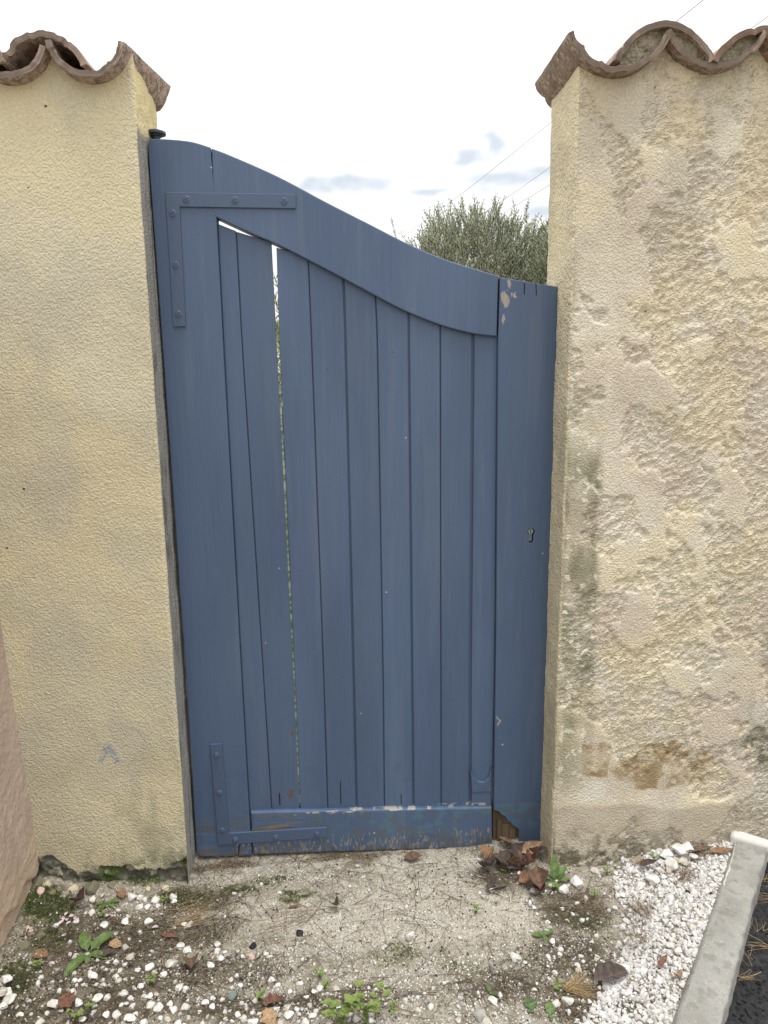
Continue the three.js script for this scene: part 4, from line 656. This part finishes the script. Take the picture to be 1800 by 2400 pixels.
// ================================================================== DRY LEAVES, NEEDLES, PETALS
function leafGeometry({ len = 0.06, wid = 0.03, lobes = 0, depth = 0.3, curl = 0, fold = 0.2, cup = 0, twist = 0, seed = 1, stalk = 0.12, tip = 1 }) {
  const nl = 26, nw = 8, pos = [], idx = [];
  for (let i = 0; i <= nl; i++) {
    const t = i / nl; let w = Math.pow(Math.sin(Math.PI * Math.pow(t, 0.85)), tip) * wid / 2; if (t < stalk) w = Math.max(0.0007, w * ss(0.3 * stalk, stalk * 1.4, t) * 0.9);
    if (lobes) w *= 1 - depth * (0.5 + 0.5 * Math.cos(t * lobes * 2 * Math.PI + seed));
    w = Math.max(w, 0.0006) * (0.94 + 0.12 * vn(t * 14, seed, seed));
    const a = curl * t, cy = curl ? (1 - Math.cos(a)) / curl * len : 0, cz = curl ? Math.sin(a) / curl * len : t * len;
    for (let j = 0; j <= nw; j++) {
      const s = j / nw * 2 - 1, tw = twist * t, up = Math.abs(s) * w * fold + s * s * w * cup + 0.10 * w * (vn(t * 9 + s, seed + 3, seed) - 0.5) * 2, q = s * w, x = q * Math.cos(tw) - up * Math.sin(tw), y = q * Math.sin(tw) + up * Math.cos(tw);
      pos.push(x, cy + y * Math.cos(a), cz - y * Math.sin(a)); if (i < nl && j < nw) { const k = i * (nw + 1) + j, l = k + nw + 1; idx.push(k, l, k + 1, l, l + 1, k + 1); }
    }
  }
  const g = new THREE.BufferGeometry(); g.setAttribute('position', new THREE.Float32BufferAttribute(pos, 3)); const uv = []; for (let i = 0; i <= nl; i++) for (let j = 0; j <= nw; j++) uv.push(j / nw, i / nl); g.setAttribute('uv', new THREE.Float32BufferAttribute(uv, 2)); g.setIndex(idx); g.computeVertexNormals(); return g;
}
const veins = (base, dark, seed) => colourTex(64, 128, (u, v) => { const s = Math.abs(u - 0.5), n = fbm(u * 7, v * 14, seed, 4), vein = Math.max(ss(0.035, 0.01, s), 0.5 * ss(0.8, 1, Math.cos((v * 9 - s * 3) * 6.28))); return mix(mix(base, dark, ss(0.3, 0.75, n)), base.map(x => x * 1.18), vein * 0.5); });
const dry = (b, d, s) => new THREE.MeshPhysicalMaterial({ map: veins(b, d, s), roughness: 0.85, side: THREE.DoubleSide, transmission: 0.15, thickness: 0 });
const dryMats = [dry([142, 108, 78], [104, 78, 56], 701), dry([116, 88, 66], [80, 62, 50], 702), dry([88, 74, 66], [64, 56, 50], 703), dry([172, 144, 110], [138, 112, 82], 704), dry([122, 84, 66], [92, 62, 50], 705), dry([76, 50, 48], [56, 40, 40], 706)];
function layLeaf(px, py, spec, mat, yaw, lift, tilt, label, group) {
  let p = onY(px, py, lift); for (let k = 0; k < 3; k++) p = onY(px, py, soilY(p.x, p.z) + lift);
  const g = leafGeometry(spec); g.translate(0, 0, -spec.len / 2); const m = top('dead_leaf', g, dryMats[mat], label, 'leaf', group); m.position.copy(p); m.rotation.order = 'YXZ'; m.rotation.set(tilt[0], yaw, tilt[1]); return m;
}
let leafScale = 1.36;
const lf = (len, wid, o = {}) => ({ len: len * leafScale, wid: wid * leafScale * 1.04, seed: Math.floor(len * 9000 + wid * 3000), ...o });
layLeaf(1197, 1972, lf(0.052, 0.03, { lobes: 5, depth: 0.3, curl: -0.4, stalk: 0.05 }), 0, 1.5, 0.016, [0.35, -0.3], 'ochre lobed oak leaf lying against the rotted gate corner');
layLeaf(1152, 2003, lf(0.055, 0.034, { lobes: 4, depth: 0.4, curl: -0.6, stalk: 0.1 }), 0, 0.9, 0.012, [0.3, 0.1], 'orange brown oak leaf leaning on the leaf pile beside the bottom rail');
layLeaf(1192, 2022, lf(0.06, 0.048, { curl: 0.3, fold: 0.12, tip: 0.7 }), 2, 1.2, 0.008, [0.25, 0], 'broad dark brown leaf in the middle of the leaf pile');
layLeaf(1228, 2040, lf(0.068, 0.034, { curl: 1.3, cup: 0.9 }), 1, 0.25, 0.010, [-0.55, 0.3], 'curled brown leaf with an open hollow in the leaf pile');
layLeaf(1258, 2010, lf(0.06, 0.018, { curl: 0.7, cup: 1.2 }), 4, 0.1, 0.018, [-0.6, 0.1], 'narrow reddish leaf standing against the gate foot');
layLeaf(1265, 2075, lf(0.062, 0.036, { curl: 1.0, cup: 0.8 }), 1, 2.9, 0.012, [0.45, -0.2], 'rolled brown leaf at the tip of the leaf pile');
layLeaf(1236, 2062, lf(0.045, 0.022, { curl: 0.8, cup: 0.6 }), 0, 1.9, 0.008, [0.1, 0.4], 'small tan leaf tucked below the curled one');
layLeaf(1240, 1992, lf(0.05, 0.022, { curl: 1.1, cup: 0.5 }), 3, 2.2, 0.020, [0.2, 0.6], 'pale tan twisted leaf beside the wall corner');
layLeaf(1268, 1996, lf(0.04, 0.02, { curl: 0.6 }), 1, 0.6, 0.018, [-0.2, 0.2], 'short brown leaf wedged between gate and jamb');
layLeaf(1150, 2045, lf(0.06, 0.04, { lobes: 6, depth: 0.5, curl: 1.4, cup: 0.8 }), 2, 0.5, 0.008, [0, 0], 'decayed grey brown leaf crumpled on the sand');
layLeaf(1160, 2075, lf(0.05, 0.036, { lobes: 7, depth: 0.6, curl: -1.2, cup: 1 }), 2, 2.2, 0.010, [0, 0.2], 'dark rotten leaf fragment below the crumpled one');
layLeaf(1215, 2005, lf(0.05, 0.036, { curl: 0.9, cup: 0.5, lobes: 4, depth: 0.2 }), 2, 2.6, 0.012, [0.2, 0.3], 'dark leaf lying behind the curled one in the pile');
layLeaf(1172, 2030, lf(0.048, 0.034, { curl: 0.8, cup: 0.6, lobes: 5, depth: 0.3 }), 2, 0.2, 0.010, [0.1, -0.3], 'grey brown leaf at the near edge of the pile');
layLeaf(1246, 2030, lf(0.05, 0.026, { curl: 0.9, cup: 0.8 }), 4, 0.9, 0.016, [-0.3, 0.2], 'reddish brown leaf on top of the pile');
layLeaf(1268, 2095, lf(0.04, 0.026, { curl: 1.2, cup: 0.9 }), 1, 0.3, 0.008, [0.3, 0.2], 'brown leaf half under the rolled one near the weed');
leafScale = 1.08;
layLeaf(967, 2012, lf(0.05, 0.03, { curl: 0.5, fold: 0.35 }), 1, 1.4, 0.005, [0.1, 0], 'brown leaf lying on the sand close to the bottom rail');
layLeaf(792, 2126, lf(0.036, 0.02, { curl: 1.1, cup: 1.2 }), 1, 0.6, 0.008, [0, 0.3], 'small curled leaf on the sand below the boards');
layLeaf(450, 2262, lf(0.042, 0.03, { curl: 0.5, fold: 0.9 }), 1, 0.2, 0.008, [0, 0.1], 'folded brown leaf among pebbles');
layLeaf(95, 2238, lf(0.034, 0.024, { curl: 0.2, tip: 0.6 }), 0, 1.2, 0.004, [0.1, 0], 'rusty leaf fragment left of the rosette weed');
layLeaf(270, 2214, lf(0.03, 0.022, { curl: 0.3, tip: 0.6 }), 3, 1.1, 0.006, [0.2, 0], 'tan leaf fragment beside the rosette weed');
layLeaf(250, 2236, lf(0.045, 0.016, { curl: 0.5 }), 2, 1.7, 0.005, [0.1, 0], 'dark narrow leaf under the rosette weed');
layLeaf(190, 2112, lf(0.046, 0.042, { curl: 0.8, cup: 0.8, lobes: 4, depth: 0.25 }), 5, 0.9, 0.010, [0, 0.2], 'dark maroon crumpled leaf beside the moss');
layLeaf(285, 2095, lf(0.026, 0.02, { curl: 0.3 }), 0, 0.5, 0.006, [0.4, 0], 'small orange leaf at the foot of the yellow wall');
layLeaf(1428, 2290, lf(0.075, 0.034, { curl: 0.2, fold: 0.9, tip: 0.5 }), 2, 1.75, 0.010, [0.1, 0.2], 'long dark brown leaf folded lengthways at the edge of the gravel');
layLeaf(632, 2385, lf(0.046, 0.036, { lobes: 3, depth: 0.45, curl: -0.3 }), 3, 0.4, 0.008, [0.1, 0], 'tan lobed leaf among pebbles below the gate');
layLeaf(158, 2350, lf(0.05, 0.036, { lobes: 4, depth: 0.3, curl: 0.5 }), 4, 0.7, 0.006, [0.1, 0.2], 'reddish brown leaf behind a large white pebble');
layLeaf(400, 2195, lf(0.05, 0.012, { curl: 0.3 }), 4, 1.2, 0.004, [0, 0], 'narrow reddish leaf sliver by the pebble cluster');
layLeaf(1553, 2255, lf(0.036, 0.012, { curl: 0.5 }), 4, 2.2, 0.008, [0, 0], 'reddish leaf sliver lying on the white gravel');
layLeaf(1590, 2290, lf(0.022, 0.018, { curl: 0.8, cup: 0.7 }), 3, 0.2, 0.010, [0, 0], 'small dull leaf curled on the white gravel');
layLeaf(1640, 1992, lf(0.07, 0.016, { curl: 0.2, fold: 0.5 }), 1, 1.7, 0.010, [0.05, 0.1], 'long brown leaf strip along the rough wall');
layLeaf(1690, 1996, lf(0.06, 0.02, { curl: 0.3 }), 0, 1.5, 0.008, [0.05, 0], 'tan leaf strip at the wall foot next to the kerb');
layLeaf(1520, 2030, lf(0.05, 0.016, { curl: 0.8, cup: 0.8 }), 2, 1.4, 0.010, [0, 0.1], 'dark curled leaf at the wall foot before the gravel heap');
layLeaf(1500, 2020, lf(0.03, 0.014, { curl: 0.3, cup: 0.6 }), 3, 1.2, 0.012, [0, 0], 'short tan leaf at the foot of the rough wall');
layLeaf(690, 2125, lf(0.03, 0.008, { curl: 0.2 }), 4, 1.7, 0.004, [0, 0], 'thin reddish leaf sliver on the sand');
layLeaf(640, 2352, lf(0.05, 0.026, { curl: 0.6, cup: 0.5, lobes: 4, depth: 0.4 }), 4, 1.4, 0.006, [0, 0], 'rust brown leaf half hidden behind pebbles');
// fallen petals
{
  const pm = new THREE.MeshPhysicalMaterial({ color: 0xd8c2c6, roughness: 0.8, side: THREE.DoubleSide, transmission: 0.2, thickness: 0 });
  const pg = [0, 1, 2].map(k => leafGeometry({ len: 0.011 + 0.002 * k, wid: 0.008, curl: 0.5, cup: 0.5, seed: 9 + k, stalk: 0.02, tip: 0.6 }));
  [[157, 2153], [148, 2158], [166, 2160], [152, 2146], [162, 2147], [135, 2168], [178, 2156], [157, 2190], [213, 2198], [165, 2243], [172, 2240], [91, 2240], [100, 2254], [128, 2260], [372, 2172], [188, 2255], [216, 2142], [972, 2008], [1215, 2050], [255, 2143]].forEach(([x, y], k) => { let p = onY(x, y, 0.004); p = onY(x, y, soilY(p.x, p.z) + 0.003); const m = top('petal', pg[k % 3], pm, 'pale pink blossom petal fallen on the soil', 'petal', 'fallen blossom petals'); m.position.copy(p); m.rotation.set(0.2 * (R2() - 0.5), R2() * 6.28, 0.4 * (R2() - 0.5)); });
}
// pine needles and dry grass
{
  const seg = new THREE.TubeGeometry(new THREE.QuadraticBezierCurve3(new THREE.Vector3(-0.5, 0, 0), new THREE.Vector3(0, 0.06, 0.1), new THREE.Vector3(0.5, 0, 0)), 6, 0.5, 4); const q = seg.attributes.position; // unit needle: thickness scaled below
  const needle = new THREE.CylinderGeometry(0.5, 0.35, 1, 5, 6).rotateZ(Math.PI / 2); { const p = needle.attributes.position; for (let i = 0; i < p.count; i++) { const x = p.getX(i); p.setZ(i, p.getZ(i) * 0.016 + 0.12 * (0.25 - x * x)); p.setY(i, p.getY(i) * 0.016 + 0.02 * (0.25 - x * x)); } needle.computeVertexNormals(); }
  const list = []; let t = 0;
  while (list.length < 2700 && t++ < 120000) {
    const x = lerp(-0.7, 0.8, R2()), z = lerp(-0.005, 0.62, R2()); const d = 0.12 + 0.8 * field(litterBlobs, x, z, 51) + 0.25 * ss(0.06, 0.0, z); if (R2() > d || overKerb(x, z).w > -0.01) continue; if (z < FRONT + 0.01 && (x < LEFT_CORNER + 0.01 || x > RIGHT_CORNER - 0.01)) continue;
    const l = 0.02 + 0.055 * R2(), k = R2(); list.push([x, soilY(x, z) + 0.0015 + 0.003 * R2(), z, 0, R2() * 6.28, 0.12 * (R2() - 0.5), l, l, l, mix([0.05, 0.038, 0.025], [0.22, 0.17, 0.10], k * k)]);
  }
  const bunch = (px, py, n, spread, l0, yaw0, fan, y0, cols) => { let p = onY(px, py, 0.02); p = onY(px, py, soilY(p.x, p.z) + 0.004); for (let i = 0; i < n; i++) { const a = yaw0 + fan * (R2() - 0.5), l = l0 * (0.6 + 0.6 * R2()), x = p.x + spread * (R2() - 0.5) + Math.cos(a) * l * 0.4, z = p.z + spread * (R2() - 0.5) - Math.sin(a) * l * 0.4; list.push([x, Math.max(soilY(x, z), y0) + 0.004 + 0.008 * R2(), z, 0, a, 0.2 * (R2() - 0.5), l, l, l, mix(cols[0], cols[1], R2())]); } };
  const ochre = [[0.2, 0.13, 0.06], [0.42, 0.30, 0.14]], brown = [[0.09, 0.055, 0.03], [0.22, 0.15, 0.08]];
  bunch(1330, 2320, 60, 0.012, 0.06, 0.2, 1.6, 0, ochre); bunch(1630, 2010, 70, 0.05, 0.05, 0.4, 1.2, 0.03, brown); bunch(1590, 2060, 50, 0.04, 0.06, 0.7, 0.8, 0.03, brown); bunch(1500, 2160, 60, 0.04, 0.045, 1.2, 1.6, 0.03, brown); bunch(1480, 2230, 40, 0.05, 0.05, 0.9, 1.4, 0.03, brown);
  bunch(1380, 2120, 46, 0.06, 0.045, 0.6, 2.6, 0, brown); bunch(820, 2035, 40, 0.08, 0.05, 0.1, 1, 0, brown); bunch(520, 2025, 40, 0.09, 0.055, -0.2, 0.7, 0, brown); bunch(660, 2170, 26, 0.1, 0.07, 0.5, 0.8, 0, brown); bunch(1200, 2090, 16, 0.05, 0.05, 1.4, 0.8, 0, brown); bunch(430, 2150, 40, 0.08, 0.06, 0.4, 0.8, 0, ochre);
  [[1790, 2180], [1770, 2260], [1750, 2330], [1780, 2140], [1740, 2380], [1795, 2300]].forEach(([x, y]) => bunch(x, y, 9, 0.03, 0.045, R2() * 3, 1.5, 0.028, ochre));
  scatter('pine_needles', needle, std({ color: 0xffffff, roughness: 0.85 }), list, 'dry pine needles and grass bits littering the soil', 'needles');
}

// ================================================================== WEEDS
const leafGreen = (a, b, s) => new THREE.MeshPhysicalMaterial({ map: veins(a, b, s), roughness: 0.6, side: THREE.DoubleSide, transmission: 0.25, thickness: 0 });
const greens = [leafGreen([104, 128, 66], [80, 104, 50], 801), leafGreen([92, 116, 66], [72, 94, 52], 802), leafGreen([132, 148, 76], [100, 120, 56], 803)];
function rosette(px, py, leaves, mat, label, name = 'weed') {
  let p = onY(px, py, 0); p = onY(px, py, soilY(p.x, p.z)); const t = thing(name, label, 'weed', [p.x, soilY(p.x, p.z) + 0.002, p.z]);
  leaves.forEach(([yaw, len, wid, rise, o = {}], k) => { const g = leafGeometry({ len, wid, curl: -0.7, fold: 0.25, seed: 5 + k * 3, lobes: 5, depth: 0.12, stalk: 0.2, tip: 0.8, ...o }); const m = part('leaf', g, greens[mat], t); m.rotation.order = 'YXZ'; m.rotation.set(-rise, yaw, 0); });
  const c = new THREE.SphereGeometry(0.004, 10, 8).scale(1, 0.8, 1); part('crown', c, greens[mat], t); return t;
}
const south = 0, east = Math.PI / 2, north = Math.PI, west = -Math.PI / 2;
rosette(206, 2236, [[north + 0.5, 0.062, 0.026, 0.5], [north - 0.75, 0.07, 0.027, 0.5], [south - 0.45, 0.075, 0.024, 0.25], [south + 0.25, 0.03, 0.016, 0.3], [east - 0.35, 0.05, 0.02, 0.3], [west + 0.5, 0.04, 0.014, 0.2]], 0, 'green rosette weed with long leaves at the left of the pebbles', 'rosette_weed');
rosette(1300, 2068, [[north - 0.1, 0.062, 0.026, 1.25, { curl: -0.2 }], [west - 0.35, 0.075, 0.022, 0.55], [east + 0.55, 0.05, 0.022, 0.8], [south + 0.05, 0.065, 0.021, 0.15], [south - 0.9, 0.036, 0.014, 0.3], [east - 0.2, 0.04, 0.017, 0.6]], 0, 'upright green weed growing at the corner of the rough wall', 'rosette_weed');
rosette(252, 2112, [[east + 0.1, 0.03, 0.016, 0.3], [west + 0.2, 0.032, 0.012, 0.3], [south - 0.6, 0.03, 0.016, 0.15], [south + 0.9, 0.026, 0.013, 0.2]], 0, 'small green seedling below the yellow wall between pebbles', 'seedling');
rosette(1274, 2196, [[east + 0.5, 0.03, 0.014, 0.4, { lobes: 0 }], [west - 0.2, 0.028, 0.014, 0.3, { lobes: 0 }], [south, 0.022, 0.008, 0.2, { lobes: 0 }], [north + 0.7, 0.018, 0.009, 0.5, { lobes: 0 }]], 0, 'four-leaved seedling in the dark litter between sand and gravel', 'seedling');
rosette(1248, 2372, [[north, 0.034, 0.026, 0.3, { lobes: 0 }], [west, 0.012, 0.008, 0.3, { lobes: 0 }]], 1, 'single round green leaf pushing up among pebbles', 'seedling');
rosette(1290, 2385, [[north - 0.2, 0.03, 0.018, 0.6, { lobes: 0 }], [south + 0.4, 0.02, 0.014, 0.2, { lobes: 0 }]], 0, 'pair of pale green leaves right beside the round-leaved seedling', 'seedling');
rosette(1150, 2330, [[east - 0.4, 0.022, 0.011, 0.3, { lobes: 0 }], [north + 0.3, 0.02, 0.009, 0.5, { lobes: 0 }]], 1, 'tiny two-leaved sprout behind an oval white pebble', 'seedling');
function spurge(px, py, h, n, label, name = 'spurge') {                            // small branching plant with round yellow green leaves
  let p = onY(px, py, 0); p = onY(px, py, soilY(p.x, p.z)); const r = rng(Math.floor(px * 7 + py)), t = thing(name, label, 'weed', [p.x, soilY(p.x, p.z) - 0.002, p.z]);
  const stems = [new THREE.TubeGeometry(new THREE.CatmullRomCurve3([new THREE.Vector3(0, 0, 0), new THREE.Vector3(0.002, h * 0.4, 0), new THREE.Vector3(0, h * 0.7, 0.002)]), 6, 0.0011, 5)]; const leaf = leafGeometry({ len: 0.0115, wid: 0.0085, curl: -0.4, fold: 0.2, seed: 3, stalk: 0.05, tip: 0.6 }), geos = [];
  const fit = clamp(h / 0.05, 0.42, 1), whorl = (c, k, s) => { s *= fit; for (let i = 0; i < k; i++) { const g = leaf.clone(); g.rotateX(-0.25 - 0.5 * r()).scale(s, s, s).rotateY(i / k * 6.28 + r()).translate(c.x, c.y, c.z); geos.push(g); } };
  for (let b = 0; b < n; b++) { const a = b / n * 6.28 + r(), e = new THREE.Vector3(Math.cos(a) * h * (0.25 + 0.35 * r()), h * (0.75 + 0.4 * r()), Math.sin(a) * h * (0.25 + 0.35 * r())), s = new THREE.Vector3(0, h * (0.35 + 0.3 * r()), 0); stems.push(new THREE.TubeGeometry(new THREE.QuadraticBezierCurve3(s, new THREE.Vector3(e.x * 0.6, e.y * 0.75, e.z * 0.6), e), 5, 0.0007, 4)); whorl(e, 5, 0.8 + 0.4 * r()); whorl(new THREE.Vector3().lerpVectors(s, e, 0.55), 3, 0.8); }
  for (let k = 0; k < 5; k++) whorl(new THREE.Vector3(0, h * (0.2 + 0.1 * k), 0), 3, 0.7);
  part('stem', mergeGeometries(stems), greens[1], t); tag(part('foliage', mergeGeometries(geos), greens[2], t), null, null, null, 'stuff'); return t;
}
spurge(858, 2405, 0.07, 8, 'taller yellow green spurge with many small leaves below the gate');
spurge(800, 2412, 0.052, 7, 'lower yellow green spurge beside the taller one');
[[750, 2285, 0.02, 'sprig on the grit'], [763, 2312, 0.016, 'sprig between white pebbles'], [612, 2340, 0.018, 'sprig by the rust brown leaf'], [920, 2372, 0.022, 'sprig on the pale grit'], [1305, 2318, 0.018, 'sprig beside the needle tuft'], [1115, 2135, 0.016, 'sprig on the open sand'], [180, 2390, 0.026, 'sprig at the edge by the large pebble'], [212, 2365, 0.02, 'sprig behind the pebbles'], [352, 2302, 0.018, 'sprig among mid pebbles'], [1422, 2045, 0.02, 'sprig at the wall foot'], [1392, 2100, 0.018, 'sprig in dark litter'], [1532, 2008, 0.02, 'sprig against the rough wall'], [90, 2268, 0.018, 'sprig near the pink wall'], [385, 2110, 0.016, 'sprig in the pebble cluster'], [240, 2142, 0.012, 'yellowish sprig near the petals'], [1180, 2040, 0.012, 'sprig on the rotten leaf'], [1300, 2080, 0.014, 'yellow sprig below the upright weed']].forEach(([x, y, h, l]) => spurge(x, y + 6, h, 4, 'tiny green ' + l, 'sprig'));
// moss tufts
{
  const tuft = (() => { const gs = []; const r = rng(5); for (let i = 0; i < 12; i++) { const g = new THREE.ConeGeometry(0.09, 0.7 + 0.5 * r(), 3).translate(0, 0.35, 0).rotateX(0.9 * (r() - 0.5)).rotateZ(0.9 * (r() - 0.5)).translate(0.8 * (r() - 0.5), 0, 0.8 * (r() - 0.5)); gs.push(g); } return mergeGeometries(gs); })();
  const list = []; let t = 0; while (list.length < 2600 && t++ < 80000) { const x = lerp(-0.72, 0.75, R2()), z = lerp(0.0, 0.6, R2()), m = field(mossBlobs, x, z, 41); if (R2() > m * m * ss(0.35, 0.6, fbm(x * 60, z * 60, 61, 4) + 0.12) * 1.2) continue; if (z < FRONT - 0.005 && x < LEFT_CORNER) continue; const s = 0.003 + 0.004 * R2(), k = R2(); list.push([x, soilY(x, z) - 0.0005, z, 0, R2() * 6, 0, s, s, s, mix([0.035, 0.05, 0.012], [0.10, 0.13, 0.035], k)]); }
  scatter('moss', tuft, std({ color: 0xffffff, roughness: 1 }), list, 'dark green moss growing in patches on the soil', 'moss');
}

// moss and grass caught in the tile troughs of the right wall
{
  const blade = new THREE.ConeGeometry(0.06, 1, 3).translate(0, 0.5, 0), list = [], r = rng(808);
  for (const [cx, n, sp, y, h] of [[0.612, 60, 0.05, 1.826, 0.013], [0.786, 60, 0.03, 1.838, 0.017], [0.99, 40, 0.04, 1.836, 0.014]]) for (let i = 0; i < n; i++) { const x = cx + sp * (r() - 0.5), a = h * (0.3 + 0.8 * r()), dx = x - rightChannels.reduce((b, c) => Math.abs(c[0] - x) < Math.abs(b - x) ? c[0] : b, 9); list.push([x, y - 0.008 + 4.6 * dx * dx, 0.128 - 0.03 * r(), 0.7 * (r() - 0.5), r() * 6, 0.9 * (r() - 0.5), a, a, a, mix([0.05, 0.06, 0.02], [0.16, 0.15, 0.07], r())]); }
  scatter('tile_moss', blade, std({ color: 0xffffff, roughness: 1 }), list, 'moss and dry grass caught in the tile troughs of the rough wall', 'moss');
}

// ================================================================== BEHIND THE WALL: olive trees, shrub, cables
const oliveLeaf = new THREE.MeshPhysicalMaterial({ vertexColors: true, roughness: 0.7, side: THREE.DoubleSide, transmission: 0.5, thickness: 0 });
const bark = std({ color: 0x6d6358, roughness: 1, bumpMap: grain, bumpScale: 0.01 });
function leafyTree(name, label, base, spec, category = 'tree', group) {              // spec: crown centre height, radii, shoots, seed
  const { cy, rx, ry, rz, shoots, seed, leaf = 0.05, cols, len = 0.42 } = spec, r = rng(seed), t = thing(name, label, category, base, group);
  const pos = [], nor = [], col = [], stems = [];
  const trunkTop = new THREE.Vector3(0.08, cy - ry * 0.55, 0);
  stems.push(new THREE.TubeGeometry(new THREE.CatmullRomCurve3([new THREE.Vector3(0, -0.1, 0), new THREE.Vector3(0.04, cy * 0.3, 0.03), trunkTop]), 10, 0.09, 9));
  const V = () => new THREE.Vector3(), up = new THREE.Vector3(0, 1, 0);
  const limbs = []; for (let k = 0; k < 16; k++) { const a = k / 16 * 6.28 + r(), e = new THREE.Vector3(Math.cos(a) * rx * 0.62, cy + ry * (0.1 + 0.55 * r()), Math.sin(a) * rz * 0.62); limbs.push(e); stems.push(new THREE.TubeGeometry(new THREE.QuadraticBezierCurve3(trunkTop, new THREE.Vector3(e.x * 0.45, lerp(trunkTop.y, e.y, 0.55), e.z * 0.45), e), 7, 0.022, 5)); }
  const addLeaf = (p, dir, l, w, c) => { const side = V().crossVectors(dir, V().set(r() - 0.5, r() - 0.2, r() - 0.5)).normalize().multiplyScalar(w), n = V().crossVectors(side, dir).normalize(), m = p.clone().addScaledVector(dir, l * 0.5).addScaledVector(n, -w * 0.3), e = p.clone().addScaledVector(dir, l), a = m.clone().add(side), b = m.clone().sub(side); for (const v of [p, a, e, p, e, b]) { pos.push(v.x, v.y, v.z); nor.push(n.x, n.y, n.z); col.push(...c); } };
  for (let k = 0; k < shoots; k++) {
    const a = r() * 6.283, b = Math.acos(1 - 1.35 * r()), q = Math.pow(r(), 0.28), lump = 0.82 + 0.36 * vn(a * 1.6 + seed, b * 2.1, seed);
    const s = new THREE.Vector3(Math.cos(a) * Math.sin(b) * rx, Math.cos(b) * ry, Math.sin(a) * Math.sin(b) * rz).multiplyScalar(q * lump), d = s.clone().divide(new THREE.Vector3(rx, ry, rz)).normalize().multiplyScalar(0.7).add(new THREE.Vector3(1.1 * (r() - 0.5), 0.2 + 0.6 * r(), 1.3 * (r() - 0.5))).normalize();
    s.y += cy; const L = len * (0.45 + 0.75 * r()) * (q > 0.9 && r() < 0.1 ? 1.6 : 1), n = Math.floor(L / 0.026), shade = r();
    const e = s.clone().addScaledVector(d, L); stems.push(new THREE.TubeGeometry(new THREE.LineCurve3(s, e), 1, 0.0028, 3));
    for (let i = 1; i <= n; i++) { const p = s.clone().addScaledVector(d, L * i / n), az = i * 1.571 + shade * 6; for (const sg of [0, Math.PI]) { const o = new THREE.Vector3(Math.cos(az + sg), 0, Math.sin(az + sg)).addScaledVector(d, 1.1 + 0.5 * r()).normalize(); addLeaf(p, o, leaf * (0.7 + 0.5 * r()), leaf * 0.13, mix(cols[0], cols[1], clamp(0.6 * shade + 0.5 * r() - 0.05))); } }
  }
  const g = new THREE.BufferGeometry(); g.setAttribute('position', new THREE.Float32BufferAttribute(pos, 3)); g.setAttribute('normal', new THREE.Float32BufferAttribute(nor, 3)); g.setAttribute('color', new THREE.Float32BufferAttribute(col, 3));
  part('trunk', mergeGeometries(stems.map(x => x.index ? x.toNonIndexed() : x)), bark, t); tag(part('crown', g, oliveLeaf, t), null, null, null, 'stuff'); return t;
}
const behind = (px, depth) => { const d = ray(px, 870), k = depth / -d.z; return [EYEP.x + d.x * k, -0.03, EYEP.z - depth]; };
const olive = [[0.22, 0.25, 0.14], [0.47, 0.49, 0.35]], darkOlive = [[0.14, 0.17, 0.08], [0.33, 0.36, 0.22]];
leafyTree('olive_tree', 'silvery green olive tree rising behind the lower end of the gate', behind(1128, 7.6), { cy: 1.74, rx: 0.95, ry: 0.92, rz: 0.85, shoots: 4300, seed: 31, cols: olive, len: 0.2, leaf: 0.043 });
leafyTree('olive_tree', 'darker green tree half hidden behind the rough wall', behind(1370, 6.6), { cy: 1.6, rx: 0.62, ry: 0.78, rz: 0.6, shoots: 1500, seed: 47, cols: darkOlive, len: 0.2, leaf: 0.043 });
leafyTree('olive_tree', 'small pale tree showing only its top shoots over the gate', behind(965, 9.5), { cy: 1.75, rx: 0.7, ry: 0.75, rz: 0.6, shoots: 260, seed: 59, cols: olive, len: 0.4 });
leafyTree('garden_shrub', 'yellow green shrub seen through the open joint in the gate', behind(655, 5.2), { cy: 0.95, rx: 0.45, ry: 0.75, rz: 0.4, shoots: 360, seed: 67, cols: [[0.12, 0.17, 0.03], [0.30, 0.36, 0.08]], len: 0.3 }, 'shrub');
{
  const far = (px, py, depth) => { const d = ray(px, py); return EYEP.clone().addScaledVector(d, depth / -d.z); };
  const mat = std({ color: 0xa8aaae, roughness: 0.8 });
  [['uppermost overhead cable crossing the sky behind the walls', [[1648, 0, 12], [1440, 166, 16], [1296, 283, 20.5], [1078, 457, 29.5], [946, 553, 36.5], [700, 715, 60]], 0.008], ['middle overhead cable running down behind the olive tree', [[1850, 0, 11], [1790, 46, 12], [1540, 216, 16.4], [1292, 390, 21.5], [1152, 487, 26], [800, 700, 46]], 0.008], ['lowest overhead cable disappearing into the olive tree', [[1860, 80, 12], [1560, 265, 16.6], [1292, 431, 22], [1174, 502, 25.5], [850, 690, 42]], 0.0075]].forEach(([label, pts, rr]) => { const c = new THREE.CatmullRomCurve3(pts.map(p => far(...p))); top('overhead_cable', new THREE.TubeGeometry(c, 60, rr, 6), mat, label, 'cable'); });
}

// ================================================================== render
const renderer = new THREE.WebGLRenderer({ antialias: true });
renderer.toneMapping = THREE.LinearToneMapping;
renderer.toneMappingExposure = EXPOSURE;
renderer.shadowMap.enabled = true;
renderer.setSize(768, 1024);
renderer.render(scene, camera);
